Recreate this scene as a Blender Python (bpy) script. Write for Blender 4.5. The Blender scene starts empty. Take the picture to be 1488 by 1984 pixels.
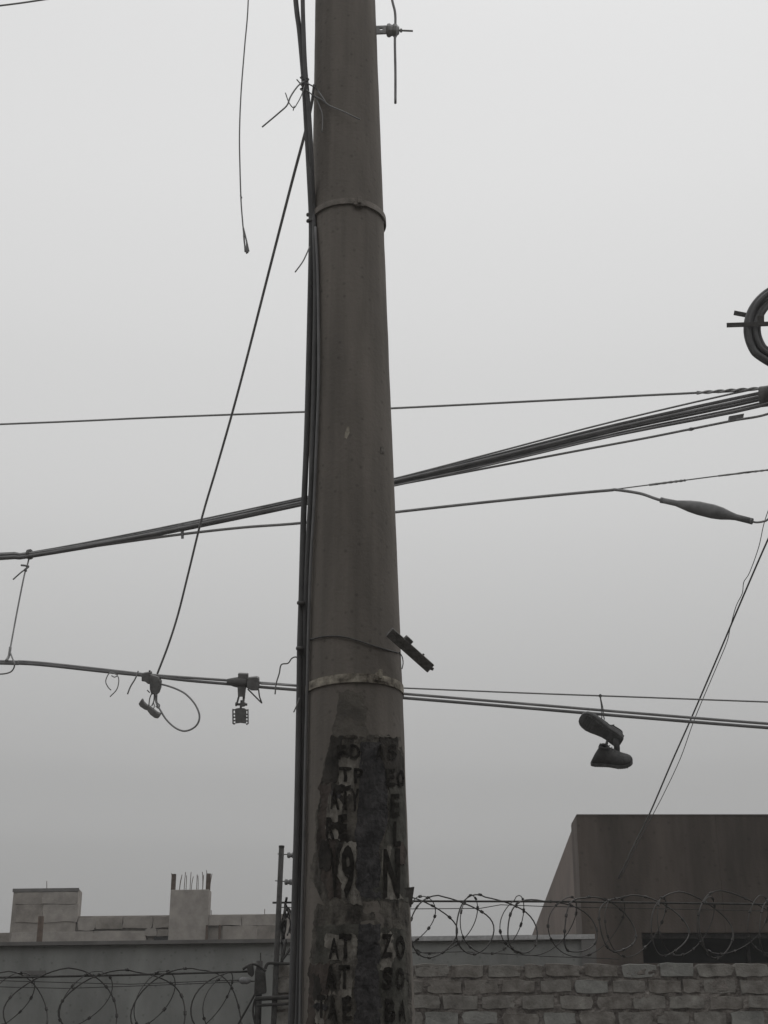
import bpy, bmesh, math, random
from mathutils import Vector, Matrix, noise
rnd = random.Random(7)
S = bpy.context.scene
COL = S.collection

# ------------------------------------------------------------------ camera
IW, IH, FPX = 1488.0, 1984.0, 2900.0
PITCH = math.radians(23.5)
EYE = Vector((0, 0, 1.6))
cam_d = bpy.data.cameras.new('camera'); cam = bpy.data.objects.new('camera', cam_d); COL.objects.link(cam)
cam.location = EYE; cam.rotation_euler = (math.pi/2 + PITCH, 0, 0)
cam_d.sensor_fit = 'VERTICAL'; cam_d.sensor_height = 24; cam_d.lens = FPX/IH*24
cam_d.clip_start = 0.05; cam_d.clip_end = 2000
S.camera = cam
R3 = Vector((1, 0, 0)); F3 = Vector((0, math.cos(PITCH), math.sin(PITCH))); U3 = Vector((0, -math.sin(PITCH), math.cos(PITCH)))

# ------------------------------------------------------------------ sky, sun, exposure
# overcast radiance against the sine of the elevation, continued smoothly to the zenith and the horizon
SKY = ((0.0, 0.19), (0.186, 0.345), (0.241, 0.405), (0.380, 0.560), (0.488, 0.638), (0.574, 0.692), (0.67, 0.712), (1.0, 0.76))
w = bpy.data.worlds.new('World'); S.world = w; w.use_nodes = True
nt = w.node_tree; nt.nodes.clear(); N = nt.nodes.new; L = nt.links.new
out = N('ShaderNodeOutputWorld'); bg = N('ShaderNodeBackground'); L(bg.outputs[0], out.inputs[0])
tc = N('ShaderNodeTexCoord'); sep = N('ShaderNodeSeparateXYZ'); L(tc.outputs['Generated'], sep.inputs[0])
cl = N('ShaderNodeMath'); cl.operation = 'MAXIMUM'; cl.inputs[1].default_value = 0; L(sep.outputs['Z'], cl.inputs[0])
ma = N('ShaderNodeValToRGB'); ma.color_ramp.interpolation = 'CARDINAL'; L(cl.outputs[0], ma.inputs[0])
el_ = ma.color_ramp.elements; el_[0].position = 0; el_[1].position = 1
for p_, v_ in SKY[1:-1]: el_.new(p_)
for e_, (p_, v_) in zip(el_, SKY): e_.position = p_; e_.color = (v_, v_, v_, 1)
hz = N('ShaderNodeMix'); hz.data_type = 'RGBA'; L(cl.outputs[0], hz.inputs['Factor'])   # fog is a touch warmer low down
hz.inputs['A'].default_value = (1.0, 1.0, 0.99, 1); hz.inputs['B'].default_value = (0.998, 1.0, 1.007, 1)
oc = N('ShaderNodeVectorMath'); oc.operation = 'SCALE'; L(hz.outputs['Result'], oc.inputs[0]); L(ma.outputs[0], oc.inputs['Scale'])
sky = N('ShaderNodeTexSky'); sky.sky_type = 'NISHITA'; sky.sun_disc = False
sky.sun_elevation = math.radians(62); sky.sun_rotation = math.radians(20); sky.dust_density = 8; sky.air_density = 1.5
hs = N('ShaderNodeHueSaturation'); hs.inputs['Saturation'].default_value = 0.0; L(sky.outputs[0], hs.inputs['Color'])
sk = N('ShaderNodeVectorMath'); sk.operation = 'SCALE'; sk.inputs['Scale'].default_value = 0.004; L(hs.outputs[0], sk.inputs[0])
ad = N('ShaderNodeVectorMath'); ad.operation = 'ADD'; L(oc.outputs[0], ad.inputs[0]); L(sk.outputs[0], ad.inputs[1])
L(ad.outputs[0], bg.inputs['Color']); bg.inputs['Strength'].default_value = 1.0

sun_d = bpy.data.lights.new('sun', 'SUN'); sun_d.energy = 0.5; sun_d.angle = math.radians(40); sun_d.color = (1, 0.985, 0.96)
sun = bpy.data.objects.new('sun', sun_d); COL.objects.link(sun)
az, el = math.radians(20), math.radians(62)
to_sun = Vector((math.sin(az)*math.cos(el), math.cos(az)*math.cos(el), math.sin(el)))
sun.rotation_euler = (-to_sun).to_track_quat('-Z', 'Y').to_euler(); sun.location = (5, 10, 40)
S.view_settings.view_transform = 'Standard'; S.view_settings.look = 'None'
S.view_settings.exposure = 0.0; S.view_settings.gamma = 1.0
S.render.engine = 'CYCLES'; S.cycles.use_denoising = True
S.render.filter_size = 1.9      # the photograph is a soft phone picture
S.cycles.max_bounces = 6; S.cycles.volume_bounces = 1

# ------------------------------------------------------------------ helpers
def ray(px, py):
    return F3 + R3*((px - IW/2)/FPX) + U3*((IH/2 - py)/FPX)
def at(px, py, Y):
    d = ray(px, py); return EYE + d*(Y/d.y)
def mpp(px, py, Y):
    """metres per photo pixel at that place"""
    d = ray(px, py); return (Y/d.y)/FPX

def catmull(pts, n=6):
    if len(pts) < 3: return [Vector(p) for p in pts]
    P = [Vector(p) for p in pts]; P = [P[0]*2 - P[1]] + P + [P[-1]*2 - P[-2]]
    o = []
    for i in range(1, len(P)-2):
        p0, p1, p2, p3 = P[i-1:i+3]
        for k in range(n):
            t = k/n
            o.append(0.5*((2*p1) + (p2-p0)*t + (2*p0-5*p1+4*p2-p3)*t*t + (3*p1-p0-3*p2+p3)*t**3))
    o.append(P[-2]); return o

class MB:
    def __init__(s): s.v = []; s.f = []
    def tube(s, pts, r, sides=7, cap=True):
        pts = [Vector(p) for p in pts]; n = len(pts)
        rr = r if isinstance(r, (list, tuple)) else [r]*n
        t0 = (pts[1]-pts[0]).normalized()
        ref = Vector((0, 0, 1)) if abs(t0.z) < 0.9 else Vector((0, 1, 0))
        u = t0.cross(ref).normalized(); base = len(s.v)
        for i, p in enumerate(pts):
            a = pts[max(i-1, 0)]; b = pts[min(i+1, n-1)]
            t = b - a
            t = t.normalized() if t.length > 1e-9 else t0
            u = u - t*u.dot(t); u = u.normalized() if u.length > 1e-6 else t.orthogonal().normalized()
            v = t.cross(u)
            for k in range(sides):
                an = 2*math.pi*k/sides
                s.v.append(p + (u*math.cos(an) + v*math.sin(an))*rr[i])
        for i in range(n-1):
            for k in range(sides):
                k2 = (k+1) % sides; a = base+i*sides
                s.f.append((a+k, a+k2, a+sides+k2, a+sides+k))
        if cap:
            s.f.append(tuple(base+k for k in range(sides))[::-1]); s.f.append(tuple(base+(n-1)*sides+k for k in range(sides)))
        return s
    def obox(s, c, ax, ay, az, hx, hy, hz):
        """box with axes ax, ay, az (unit vectors) and half sizes"""
        b = len(s.v); c = Vector(c)
        for sx in (-1, 1):
            for sy in (-1, 1):
                for sz in (-1, 1): s.v.append(c + ax*(hx*sx) + ay*(hy*sy) + az*(hz*sz))
        for q in ((0,1,3,2),(4,6,7,5),(0,4,5,1),(2,3,7,6),(0,2,6,4),(1,5,7,3)): s.f.append(tuple(b+i for i in q))
        return s
    def box(s, x0, x1, y0, y1, z0, z1):
        return s.obox(((x0+x1)/2, (y0+y1)/2, (z0+z1)/2), Vector((1,0,0)), Vector((0,1,0)), Vector((0,0,1)), (x1-x0)/2, (y1-y0)/2, (z1-z0)/2)
    def prism(s, poly, d):
        """poly: list of points (3D, planar); extruded along vector d"""
        b = len(s.v); n = len(poly); d = Vector(d)
        s.v += [Vector(p) for p in poly] + [Vector(p)+d for p in poly]
        s.f.append(tuple(b+i for i in range(n))); s.f.append(tuple(b+n+i for i in range(n))[::-1])
        for i in range(n):
            j = (i+1) % n; s.f.append((b+i, b+n+i, b+n+j, b+j))
        return s
    def pxprism(s, poly, Y, t):
        """outline in photo pixels standing at distance Y, thickness t metres away from the camera"""
        return s.prism([at(x, y, Y) for x, y in poly], F3*t)
    def mesh(s, name, mat, smooth=False, bevel=0):
        me = bpy.data.meshes.new(name); me.from_pydata([tuple(v) for v in s.v], [], s.f)
        bm = bmesh.new(); bm.from_mesh(me); bmesh.ops.recalc_face_normals(bm, faces=bm.faces)
        if bevel:
            bmesh.ops.bevel(bm, geom=[e for e in bm.edges if len(e.link_faces) == 2 and e.calc_face_angle(0) > 0.6], offset=bevel, segments=2, affect='EDGES', profile=0.5)
        bm.to_mesh(me); bm.free()
        me.materials.append(M[mat])
        if smooth:
            for p in me.polygons: p.use_smooth = True
        return me
    def build(s, name, mat, parent=None, smooth=False, bevel=0, **kw):
        return link(name, s.mesh(name, mat, smooth, bevel), parent, **kw)

def link(name, me, parent=None, label=None, cat=None, group=None, kind=None):
    o = bpy.data.objects.new(name, me); COL.objects.link(o)
    if parent is not None:
        o.parent = parent; o.matrix_parent_inverse = Matrix.Translation(-parent.location)
    return tag(o, label, cat, group, kind)
def tag(o, label=None, cat=None, group=None, kind=None):
    if label: o['label'] = label
    if cat: o['category'] = cat
    if group: o['group'] = group
    if kind: o['kind'] = kind
    return o
def thing(name, loc, label, cat, group=None):
    o = bpy.data.objects.new(name, None); COL.objects.link(o); o.location = loc; o.empty_display_size = 0.1
    return tag(o, label, cat, group)

# ------------------------------------------------------------------ materials
M = {}
def mat(name, col, rough=0.85, var=0.25, scale=6.0, bump=0.0, bscale=40.0, metal=0.0, tint=None, stretch=(1,1,1), spec=0.3, detail=6):
    m = bpy.data.materials.new(name); m.use_nodes = True; t = m.node_tree; b = t.nodes['Principled BSDF']
    b.inputs['Roughness'].default_value = rough; b.inputs['Metallic'].default_value = metal
    b.inputs['Specular IOR Level'].default_value = spec
    c = t.nodes.new('ShaderNodeTexCoord'); mp = t.nodes.new('ShaderNodeMapping'); mp.inputs['Scale'].default_value = stretch
    geo = t.nodes.new('ShaderNodeNewGeometry'); t.links.new(geo.outputs['Position'], mp.inputs[0])
    n = t.nodes.new('ShaderNodeTexNoise'); n.inputs['Scale'].default_value = scale; n.inputs['Detail'].default_value = detail; n.inputs['Roughness'].default_value = 0.62
    t.links.new(mp.outputs[0], n.inputs['Vector'])
    rp = t.nodes.new('ShaderNodeValToRGB'); e = rp.color_ramp.elements
    e[0].position = 0.32; e[1].position = 0.7
    k = tint or col
    e[0].color = tuple(x*(1-var) for x in k) + (1,); e[1].color = tuple(min(1, x*(1+var)) for x in col) + (1,)
    t.links.new(n.outputs['Fac'], rp.inputs[0]); t.links.new(rp.outputs[0], b.inputs['Base Color'])
    if bump:
        n2 = t.nodes.new('ShaderNodeTexNoise'); n2.inputs['Scale'].default_value = bscale; n2.inputs['Detail'].default_value = 8
        t.links.new(geo.outputs['Position'], n2.inputs['Vector'])
        bp = t.nodes.new('ShaderNodeBump'); bp.inputs['Strength'].default_value = bump; bp.inputs['Distance'].default_value = 0.01
        t.links.new(n2.outputs['Fac'], bp.inputs['Height']); t.links.new(bp.outputs[0], b.inputs['Normal'])
    M[name] = m; return m
mat('pole_concrete', (0.215, 0.194, 0.173), 0.9, 0.13, 2.6, 0.25, 60, tint=(0.208, 0.19, 0.17), stretch=(2.0, 2.0, 0.7))
def weather(name, lo, hi, stretch, pore):
    """drip streaks and pores over a base colour"""
    t = M[name].node_tree; b = t.nodes['Principled BSDF']; src = b.inputs['Base Color'].links[0].from_socket
    g = t.nodes.new('ShaderNodeNewGeometry'); mp = t.nodes.new('ShaderNodeMapping'); mp.inputs['Scale'].default_value = stretch; t.links.new(g.outputs['Position'], mp.inputs[0])
    n = t.nodes.new('ShaderNodeTexNoise'); n.inputs['Scale'].default_value = 1; n.inputs['Detail'].default_value = 5; t.links.new(mp.outputs[0], n.inputs['Vector'])
    r = t.nodes.new('ShaderNodeMapRange'); r.inputs['From Min'].default_value = .35; r.inputs['From Max'].default_value = .65; r.inputs['To Min'].default_value = lo; r.inputs['To Max'].default_value = hi
    t.links.new(n.outputs['Fac'], r.inputs['Value'])
    v = t.nodes.new('ShaderNodeTexVoronoi'); v.inputs['Scale'].default_value = pore; t.links.new(g.outputs['Position'], v.inputs['Vector'])
    r2 = t.nodes.new('ShaderNodeMapRange'); r2.inputs['From Min'].default_value = .05; r2.inputs['From Max'].default_value = .22; r2.inputs['To Min'].default_value = .72; r2.inputs['To Max'].default_value = 1
    t.links.new(v.outputs['Distance'], r2.inputs['Value'])
    m1 = t.nodes.new('ShaderNodeVectorMath'); m1.operation = 'SCALE'; t.links.new(src, m1.inputs[0]); t.links.new(r.outputs[0], m1.inputs['Scale'])
    m2 = t.nodes.new('ShaderNodeVectorMath'); m2.operation = 'SCALE'; t.links.new(m1.outputs[0], m2.inputs[0]); t.links.new(r2.outputs[0], m2.inputs['Scale'])
    t.links.new(m2.outputs[0], b.inputs['Base Color'])
weather('pole_concrete', 0.86, 1.1, (22, 22, 0.9), 26)
mat('render_grey', (0.24, 0.245, 0.235), 0.9, 0.22, 2.4, 0.2, 50, stretch=(1, 1, 0.5))
mat('coping', (0.15, 0.145, 0.14), 0.9, 0.2, 5, 0.2, 60)
mat('coping_pale', (0.30, 0.27, 0.25), 0.9, 0.2, 3, 0.2, 60)
mat('bare_concrete', (0.285, 0.262, 0.238), 0.9, 0.28, 3.5, 0.3, 25)
mat('bare_concrete_b', (0.25, 0.228, 0.205), 0.9, 0.34, 4.0, 0.3, 25)
mat('bare_concrete_c', (0.315, 0.292, 0.268), 0.9, 0.24, 4.5, 0.4, 25)
mat('dark_opening', (0.015, 0.015, 0.015), 0.6, 0.3, 5)
mat('brown_paint', (0.094, 0.077, 0.066), 0.85, 0.34, 1.6, 0.3, 40, stretch=(1.2, 1, 0.3), tint=(0.09, 0.074, 0.062))
mat('brown_side', (0.16, 0.13, 0.113), 0.85, 0.2, 1.1, 0.15, 40)
mat('brick_paint', (0.265, 0.257, 0.236), 0.9, 0.32, 9, 0.6, 55, tint=(0.235, 0.215, 0.195))
mat('brick_paint_b', (0.24, 0.228, 0.208), 0.9, 0.35, 11, 0.6, 55, tint=(0.20, 0.175, 0.155))
mat('brick_paint_c', (0.28, 0.28, 0.263), 0.9, 0.25, 8, 0.6, 55)
mat('mortar', (0.225, 0.208, 0.19), 0.95, 0.4, 14, 1.0, 60, tint=(0.15, 0.13, 0.118))
mat('cable_black', (0.23, 0.23, 0.233), 0.7, 0.2, 8)  # black sheath lifted to grey: lens glare against the sky is in the colour
mat('cable_dark', (0.135, 0.135, 0.137), 0.7, 0.2, 8)
mat('cable_grey', (0.33, 0.33, 0.333), 0.7, 0.2, 8)  # pale grey includes the lens glare round cables seen against the sky
mat('wire_thin', (0.30, 0.30, 0.30), 0.6, 0.2, 10)  # wire colour raised to hold the sky's glare in the lens
mat('line_iron', (0.14, 0.138, 0.135), 0.7, 0.3, 20, 0.3, 80, metal=0.1)  # lighter copy of iron, with lens glare painted in for hardware against the sky
mat('iron', (0.055, 0.053, 0.05), 0.7, 0.35, 20, 0.3, 80, metal=0.2)
mat('galv', (0.42, 0.42, 0.42), 0.6, 0.25, 25, 0.2, 90, metal=0.3)
mat('band_steel', (0.27, 0.245, 0.22), 0.7, 0.35, 16, 0.3, 90, tint=(0.2, 0.18, 0.16))
mat('band_painted', (0.40, 0.37, 0.31), 0.8, 0.55, 26, 0.3, 90, tint=(0.2, 0.17, 0.14))
mat('rust', (0.10, 0.075, 0.06), 0.9, 0.35, 18, 0.4, 80)
mat('razor', (0.045, 0.042, 0.039), 0.55, 0.3, 20, metal=0.3)
mat('wood_dark', (0.17, 0.165, 0.157), 0.85, 0.35, 20, 0.5, 70, stretch=(1, 1, 4))
mat('paper_dark', (0.058, 0.053, 0.047), 0.95, 0.5, 14, 0.5, 50, tint=(0.045, 0.042, 0.038), stretch=(1.3, 1.3, 0.6))
mat('paper_faint', (0.165, 0.152, 0.133), 0.95, 0.25, 12, 0.5, 50, tint=(0.14, 0.13, 0.115))
mat('paper_torn', (0.17, 0.158, 0.138), 0.95, 0.25, 17, 0.7, 50, tint=(0.05, 0.046, 0.041), stretch=(1.6, 1.6, 0.7), detail=10)
mat('paper_pale', (0.31, 0.293, 0.262), 0.95, 0.35, 20, 0.5, 60, tint=(0.12, 0.11, 0.098), stretch=(1.5, 1.5, 0.6))
mat('paper_blue', (0.074, 0.071, 0.072), 0.95, 0.45, 26, 0.9, 50, tint=(0.05, 0.049, 0.051), stretch=(1.3, 1.3, 0.6))
mat('paper_brown', (0.105, 0.088, 0.077), 0.95, 0.4, 16, 0.5, 50, tint=(0.075, 0.062, 0.055), stretch=(1.3, 1.3, 0.6))
mat('paper_olive', (0.115, 0.112, 0.098), 0.95, 0.4, 14, 0.5, 50, tint=(0.075, 0.074, 0.064), stretch=(1.3, 1.3, 0.6))
mat('ink', (0.038, 0.035, 0.031), 0.95, 0.4, 55, spec=0.1, tint=(0.02, 0.018, 0.016))
mat('shoe_upper', (0.095, 0.095, 0.095), 0.85, 0.3, 30, 0.4, 120)
mat('shoe_sole', (0.15, 0.15, 0.15), 0.8, 0.3, 30, 0.4, 150)
mat('lace', (0.16, 0.16, 0.155), 0.9, 0.2, 30)
mat('plastic_dark', (0.22, 0.22, 0.222), 0.6, 0.25, 20)  # dark plastic brightened, lens glare from the sky put into the base colour
mat('asphalt', (0.05, 0.05, 0.05), 0.95, 0.3, 8, 0.4, 60)
mat('paving', (0.14, 0.135, 0.13), 0.9, 0.25, 4, 0.3, 50)
mat('earth', (0.11, 0.095, 0.08), 0.95, 0.3, 2, 0.4, 20)
mat('house_wall', (0.27, 0.25, 0.22), 0.9, 0.15, 1.5, 0.2, 40)
mat('house_glass', (0.03, 0.035, 0.04), 0.15, 0.2, 3, spec=0.5)
mat('white_line', (0.55, 0.55, 0.52), 0.9, 0.3, 12)

weather('brown_paint', 0.8, 1.15, (5, 5, 0.5), 9)
weather('render_grey', 0.9, 1.06, (4, 4, 0.5), 14)
weather('brick_paint', 0.85, 1.1, (9, 9, 6), 40)

# ------------------------------------------------------------------ ground and street
def sheet(name, x0, x1, y0, y1, z, m, label, cat, kind='structure'):
    mb = MB(); mb.v = [(x0,y0,z),(x1,y0,z),(x1,y1,z),(x0,y1,z)]; mb.f = [(0,1,2,3)]
    return mb.build(name, m, label=label, cat=cat, kind=kind)
sheet('ground', -150, 150, -150, 150, -0.15, 'earth', 'bare earth ground under the whole neighbourhood', 'ground')
sheet('road', -150, 150, 0.6, 4.0, -0.146, 'asphalt', 'grey asphalt street in front of the pole', 'road')
MB().box(-149, 149, 4.15, 10.8, -0.2, 0.0).build('pavement', 'paving', label='concrete pavement around the foot of the pole', cat='pavement', kind='structure')
MB().box(-149, 149, 4.0, 4.15, -0.2, 0.012).build('kerb', 'coping_pale', label='pale concrete kerb along the street', cat='kerb', kind='structure', bevel=0.012)
MB().box(-149, 149, -1.9, 0.6, -0.2, 0.0).build('far_pavement', 'paving', label='concrete pavement across the street', cat='pavement', kind='structure')
# unseen houses added behind the camera, sized and placed to shade the street fronts
for i, (x0, x1, h, label) in enumerate(((-26, -9.3, 7.4, 'long two storey rendered house added across the street for shade, beside a gap'),
                                        (-9.0, 8.0, 8.6, 'tallest rendered house added for shade directly across the street from the pole'),
                                        (8.3, 27, 7.0, 'lowest rendered house added across the street for shade'))):
    hs_ = thing('shade_house', ((x0+x1)/2, -2.0, 0), label, 'house', 'added houses across the street')
    MB().box(x0, x1, -11, -2.05, -0.15, h).build('wall', 'house_wall', hs_)
    MB().box(x0-0.1, x1+0.1, -11.1, -1.9, h+0.002, h+0.2).build('roof', 'coping', hs_)
    nx = 4
    for k in range(nx):
        cx = x0 + (x1-x0)*(k+0.5)/nx
        for z in (1.2, 4.0):
            wf = MB().box(cx-0.8, cx+0.8, -2.06, -2.0, z, z+1.4).build('window', 'coping', hs_)
            MB().box(cx-0.72, cx+0.72, -1.998, -1.99, z+0.08, z+1.32).build('pane', 'house_glass', wf)

# ------------------------------------------------------------------ the concrete pole
D = 5.0
# axis and radius at two heights, measured from the photograph's outline of the pole
zb, cxb, rb = 2.0, -0.0825, 0.1810
zt, cxt, rt = 6.2, -0.1668, 0.1283
def pole_at(z):
    k = (z - zb)/(zt - zb); return cxb + (cxt-cxb)*k, rb + (rt-rb)*k
def pole_hit(px, py, off=0.0):
    """where the ray through a photo pixel meets the pole's round surface (plus off)"""
    d = ray(px, py); z = at(px, py, D).z; p = None
    for _ in range(8):
        cx, r = pole_at(z); r += off
        ox, oy = EYE.x - cx, EYE.y - D
        a = d.x*d.x + d.y*d.y; b = ox*d.x + oy*d.y; c = ox*ox + oy*oy - r*r
        disc = b*b - a*c
        if disc > 0: t = (-b - math.sqrt(disc))/a; p = EYE + d*t
        else:
            t = -b/a; q = EYE + d*t; v = Vector((q.x-cx, q.y-D)); v = v.normalized()*r
            p = Vector((cx+v.x, D+v.y, q.z))
        z = p.z
    return p
PTOP = 9.4
pole = thing('concrete_pole', (pole_at(0)[0], D, 0), 'tall tapering concrete utility pole with torn posters on its lower part', 'utility pole')
SEG = 64
def shaft_mesh(cxf, Yc, z0, z1, nz, rough=0.0012):
    mb = MB()
    for i in range(nz+1):
        z = z0 + (z1-z0)*i/nz; cx, r = cxf(z)
        for k in range(SEG):
            a = 2*math.pi*k/SEG
            rr = r + rough*noise.noise(Vector((math.cos(a)*1.5, math.sin(a)*1.5, z*1.3)))*2 + rough*noise.noise(Vector((math.cos(a)*5, math.sin(a)*5, z*7)))
            mb.v.append(Vector((cx+rr*math.cos(a), Yc+rr*math.sin(a), z)))
    for i in range(nz):
        for k in range(SEG):
            k2 = (k+1) % SEG; mb.f.append((i*SEG+k, i*SEG+k2, (i+1)*SEG+k2, (i+1)*SEG+k))
    mb.f.append(tuple(range(SEG))[::-1]); mb.f.append(tuple(nz*SEG+k for k in range(SEG)))
    return mb
shaft_mesh(pole_at, D, -0.15, PTOP, 160).build('shaft', 'pole_concrete', pole, smooth=True)
# a pale scrape and small chips on the shaft
def patch(name, m, parent, rows, off, ncol=10, step=4.0, rag=2.0, seed=0, curl=None, **kw):
    """a sheet glued to the pole: rows = (y, x_left, x_right); ragged edges, thin rim down to the pole"""
    rr = random.Random(seed); ys = []; y = rows[0][0]
    while y < rows[-1][0]: ys.append(y); y += step
    ys.append(rows[-1][0]); mb = MB(); nr = len(ys)
    def lim(y):
        for a, b in zip(rows, rows[1:]):
            if a[0] <= y <= b[0]:
                t = (y-a[0])/max(1e-6, b[0]-a[0]); return a[1]+(b[1]-a[1])*t, a[2]+(b[2]-a[2])*t
        return rows[-1][1:]
    grid = []
    tj = [rr.uniform(-rag, rag)*1.6 for _ in range(ncol+1)]; bj = [rr.uniform(-rag, rag)*1.6 for _ in range(ncol+1)]
    for i, y in enumerate(ys):
        xl, xr = lim(y)
        xl += rag*2.6*noise.noise(Vector((y*0.03, seed, 1))) + rag*1.2*noise.noise(Vector((y*0.13, seed, 1))) + rr.uniform(-rag, rag)*0.22
        xr += rag*2.6*noise.noise(Vector((y*0.03, seed, 5))) + rag*1.2*noise.noise(Vector((y*0.13, seed, 5))) + rr.uniform(-rag, rag)*0.22
        xr = min(xr, 778 + (y-1330)*0.0335)      # stays short of the pole's edge
        line = []
        for k in range(ncol+1):
            x = xl + (xr-xl)*k/ncol
            yy = y + (tj[k] if i == 0 else bj[k] if i == nr-1 else 0)
            o = off + 0.0012*noise.noise(Vector((x*0.06, y*0.06, seed)))
            if curl: o += curl(i/(nr-1), k/ncol)
            line.append(pole_hit(x, yy, o))
        grid.append(line)
    for line in grid: mb.v += line
    nc = ncol+1
    for i in range(nr-1):
        for k in range(ncol): mb.f.append((i*nc+k, i*nc+k+1, (i+1)*nc+k+1, (i+1)*nc+k))
    # rim
    per = [(0, k) for k in range(nc)] + [(i, ncol) for i in range(1, nr)] + [(nr-1, k) for k in range(ncol-1, -1, -1)] + [(i, 0) for i in range(nr-2, 0, -1)]
    b = len(mb.v)
    for (i, k) in per:
        p = mb.v[i*nc+k]; cx, r = pole_at(p.z); v = Vector((p.x-cx, p.y-D, 0)).normalized()
        mb.v.append(p - v*min(0.003, off*0.7))
    n = len(per)
    for q in range(n):
        q2 = (q+1) % n; i, k = per[q]; i2, k2 = per[q2]
        mb.f.append((i*nc+k, i2*nc+k2, b+q2, b+q))
    return mb.build(name, m, parent, **kw)
patch('pale_scrape', 'band_painted', pole, [(826, 673, 677), (838, 669, 677), (850, 667, 671)], 0.0012, 3, 3, 0.6, 3)
patch('concrete_chip', 'paper_pale', pole, [(866, 738, 744), (878, 737, 744)], 0.0012, 3, 3, 0.8, 4)

# steel bands round the pole
def band(name, m, zc, hgt, th, tilt=0.0, **kw):
    mb = MB(); n = 72
    for k in range(n):
        a = 2*math.pi*k/n
        for (dz, dr) in ((-hgt/2, 0.0005), (-hgt/2, th), (hgt/2, th), (hgt/2, 0.0005)):
            z = zc + dz + tilt*math.cos(a); cx, r = pole_at(z); r += dr + 0.001
            mb.v.append(Vector((cx+r*math.cos(a), D+r*math.sin(a), z)))
    for k in range(n):
        k2 = (k+1) % n
        for q in range(4):
            q2 = (q+1) % 4; mb.f.append((k*4+q, k*4+q2, k2*4+q2, k2*4+q))
    return mb.build(name, m, pole, **kw)
def buckle(par, m, px, py, wpx, hpx):
    p = pole_hit(px, py, 0.008); cx, r = pole_at(p.z); nrm = Vector((p.x-cx, p.y-D, 0)).normalized(); tg = Vector((-nrm.y, nrm.x, 0)); up = Vector((0,0,1))
    s = mpp(px, py, p.y)
    mb = MB(); mb.obox(p, tg, nrm, up, wpx*s/2, 0.008, hpx*s/2)
    mb.obox(p + tg*(wpx*s*0.1) + nrm*0.011 + up*hpx*s*0.25, tg, nrm, up, wpx*s*0.3, 0.006, hpx*s*0.5)
    mb.obox(p - tg*(wpx*s*0.5) + nrm*0.004 - up*hpx*s*0.15, tg, nrm, up, wpx*s*0.35, 0.006, hpx*s*0.3)
    mb.obox(p + tg*(wpx*s*0.75) + nrm*0.002 - up*hpx*s*0.2, tg, nrm, up, wpx*s*0.3, 0.005, hpx*s*0.25)
    mb.build('buckle', m, par, bevel=0.002)
zu = pole_hit(672, 391).z; zl = pole_hit(690, 1314).z
b1 = band('steel_band', 'band_steel', zu, 0.026, 0.008, 0.002, label='dull steel band strapped round the upper pole')
buckle(b1, 'band_steel', 694, 394, 11, 16)
b2 = band('steel_band', 'band_painted', zl, 0.030, 0.005, 0.004, label='steel band with flaking pale paint')
buckle(b2, 'band_painted', 733, 1312, 11, 18)

# posters pasted on the pole, old layers torn away
P_ = []
def poster(m, rows, off, seed, ncol=14, rag=2.5, curl=None, label=None):
    return patch('poster', m, pole, rows, off, ncol, 4, rag, seed, curl, label=label)
pa = poster('paper_torn', [(1426, 641, 776), (1480, 628, 786), (1560, 615, 788), (1640, 610, 790), (1702, 600, 792), (1758, 632, 794)], 0.0016, 11, 18, label='mottled old poster layer with torn top edge')
pb = poster('paper_faint', [(1340, 656, 704), (1375, 653, 711), (1400, 647, 706), (1436, 642, 716)], 0.0014, 12, 10, 3.0, label='faint greenish paper remnant above the posters')
pc = poster('paper_torn', [(1752, 612, 796), (1800, 606, 797), (1900, 600, 798), (2040, 592, 801)], 0.0018, 13, 18, label='lower mottled poster with lines of letters')
pd = poster('paper_pale', [(1466, 655, 704), (1486, 656, 702), (1520, 657, 690), (1540, 657, 680)], 0.0030, 14, 8, 2.5, label='pale torn scrap of poster')
pe = poster('paper_brown', [(1520, 618, 657), (1560, 620, 660), (1640, 613, 650), (1700, 622, 660), (1740, 640, 690)], 0.0026, 15, 8, 3.0)
pf = poster('paper_blue', [(1438, 700, 748), (1500, 698, 752), (1600, 690, 750), (1640, 690, 735), (1740, 692, 738)], 0.0032, 16, 8, 2.0, label='bluish poster strip down the middle of the pole')
pg = poster('paper_olive', [(1520, 755, 788), (1600, 752, 790), (1680, 735, 791), (1745, 700, 793)], 0.0028, 17, 8, 2.5)
ph = poster('paper_pale', [(1632, 668, 692), (1650, 660, 690), (1700, 655, 688), (1738, 662, 700), (1752, 668, 704)], 0.0036, 18, 6, 3.0, label='pale streaked scrap of poster with tall figure')
pi = poster('paper_pale', [(1640, 745, 757), (1680, 738, 752), (1724, 742, 770), (1744, 745, 782)], 0.0042, 23, 6, 2.0)
pj = poster('paper_olive', [(1792, 612, 702), (1850, 612, 700), (1868, 608, 690)], 0.0030, 19, 10, 2.5)
pk = poster('paper_pale', [(1856, 664, 690), (1868, 662, 692), (1900, 660, 684), (1930, 662, 682)], 0.0040, 20, 5, 2.0)
pl = poster('paper_blue', [(1790, 696, 738), (1880, 688, 734), (2040, 686, 740)], 0.0034, 21, 8, 2.0, label='bluish lower poster strip')
pm_ = poster('paper_olive', [(1800, 734, 786), (1870, 730, 786), (2040, 732, 798)], 0.0030, 22, 8, 2.5)
pn = poster('paper_brown', [(1866, 600, 640), (1930, 598, 632), (2040, 594, 628)], 0.0030, 25, 6, 3.0)
pr_ = poster('paper_dark', [(1428, 641, 664), (1480, 629, 656), (1516, 622, 654)], 0.0034, 31, 6, 2.5, label='black torn strip at the left edge of the posters')
ps_ = poster('paper_dark', [(1430, 736, 770), (1470, 740, 782), (1516, 752, 785)], 0.0040, 32, 6, 2.5)
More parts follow.
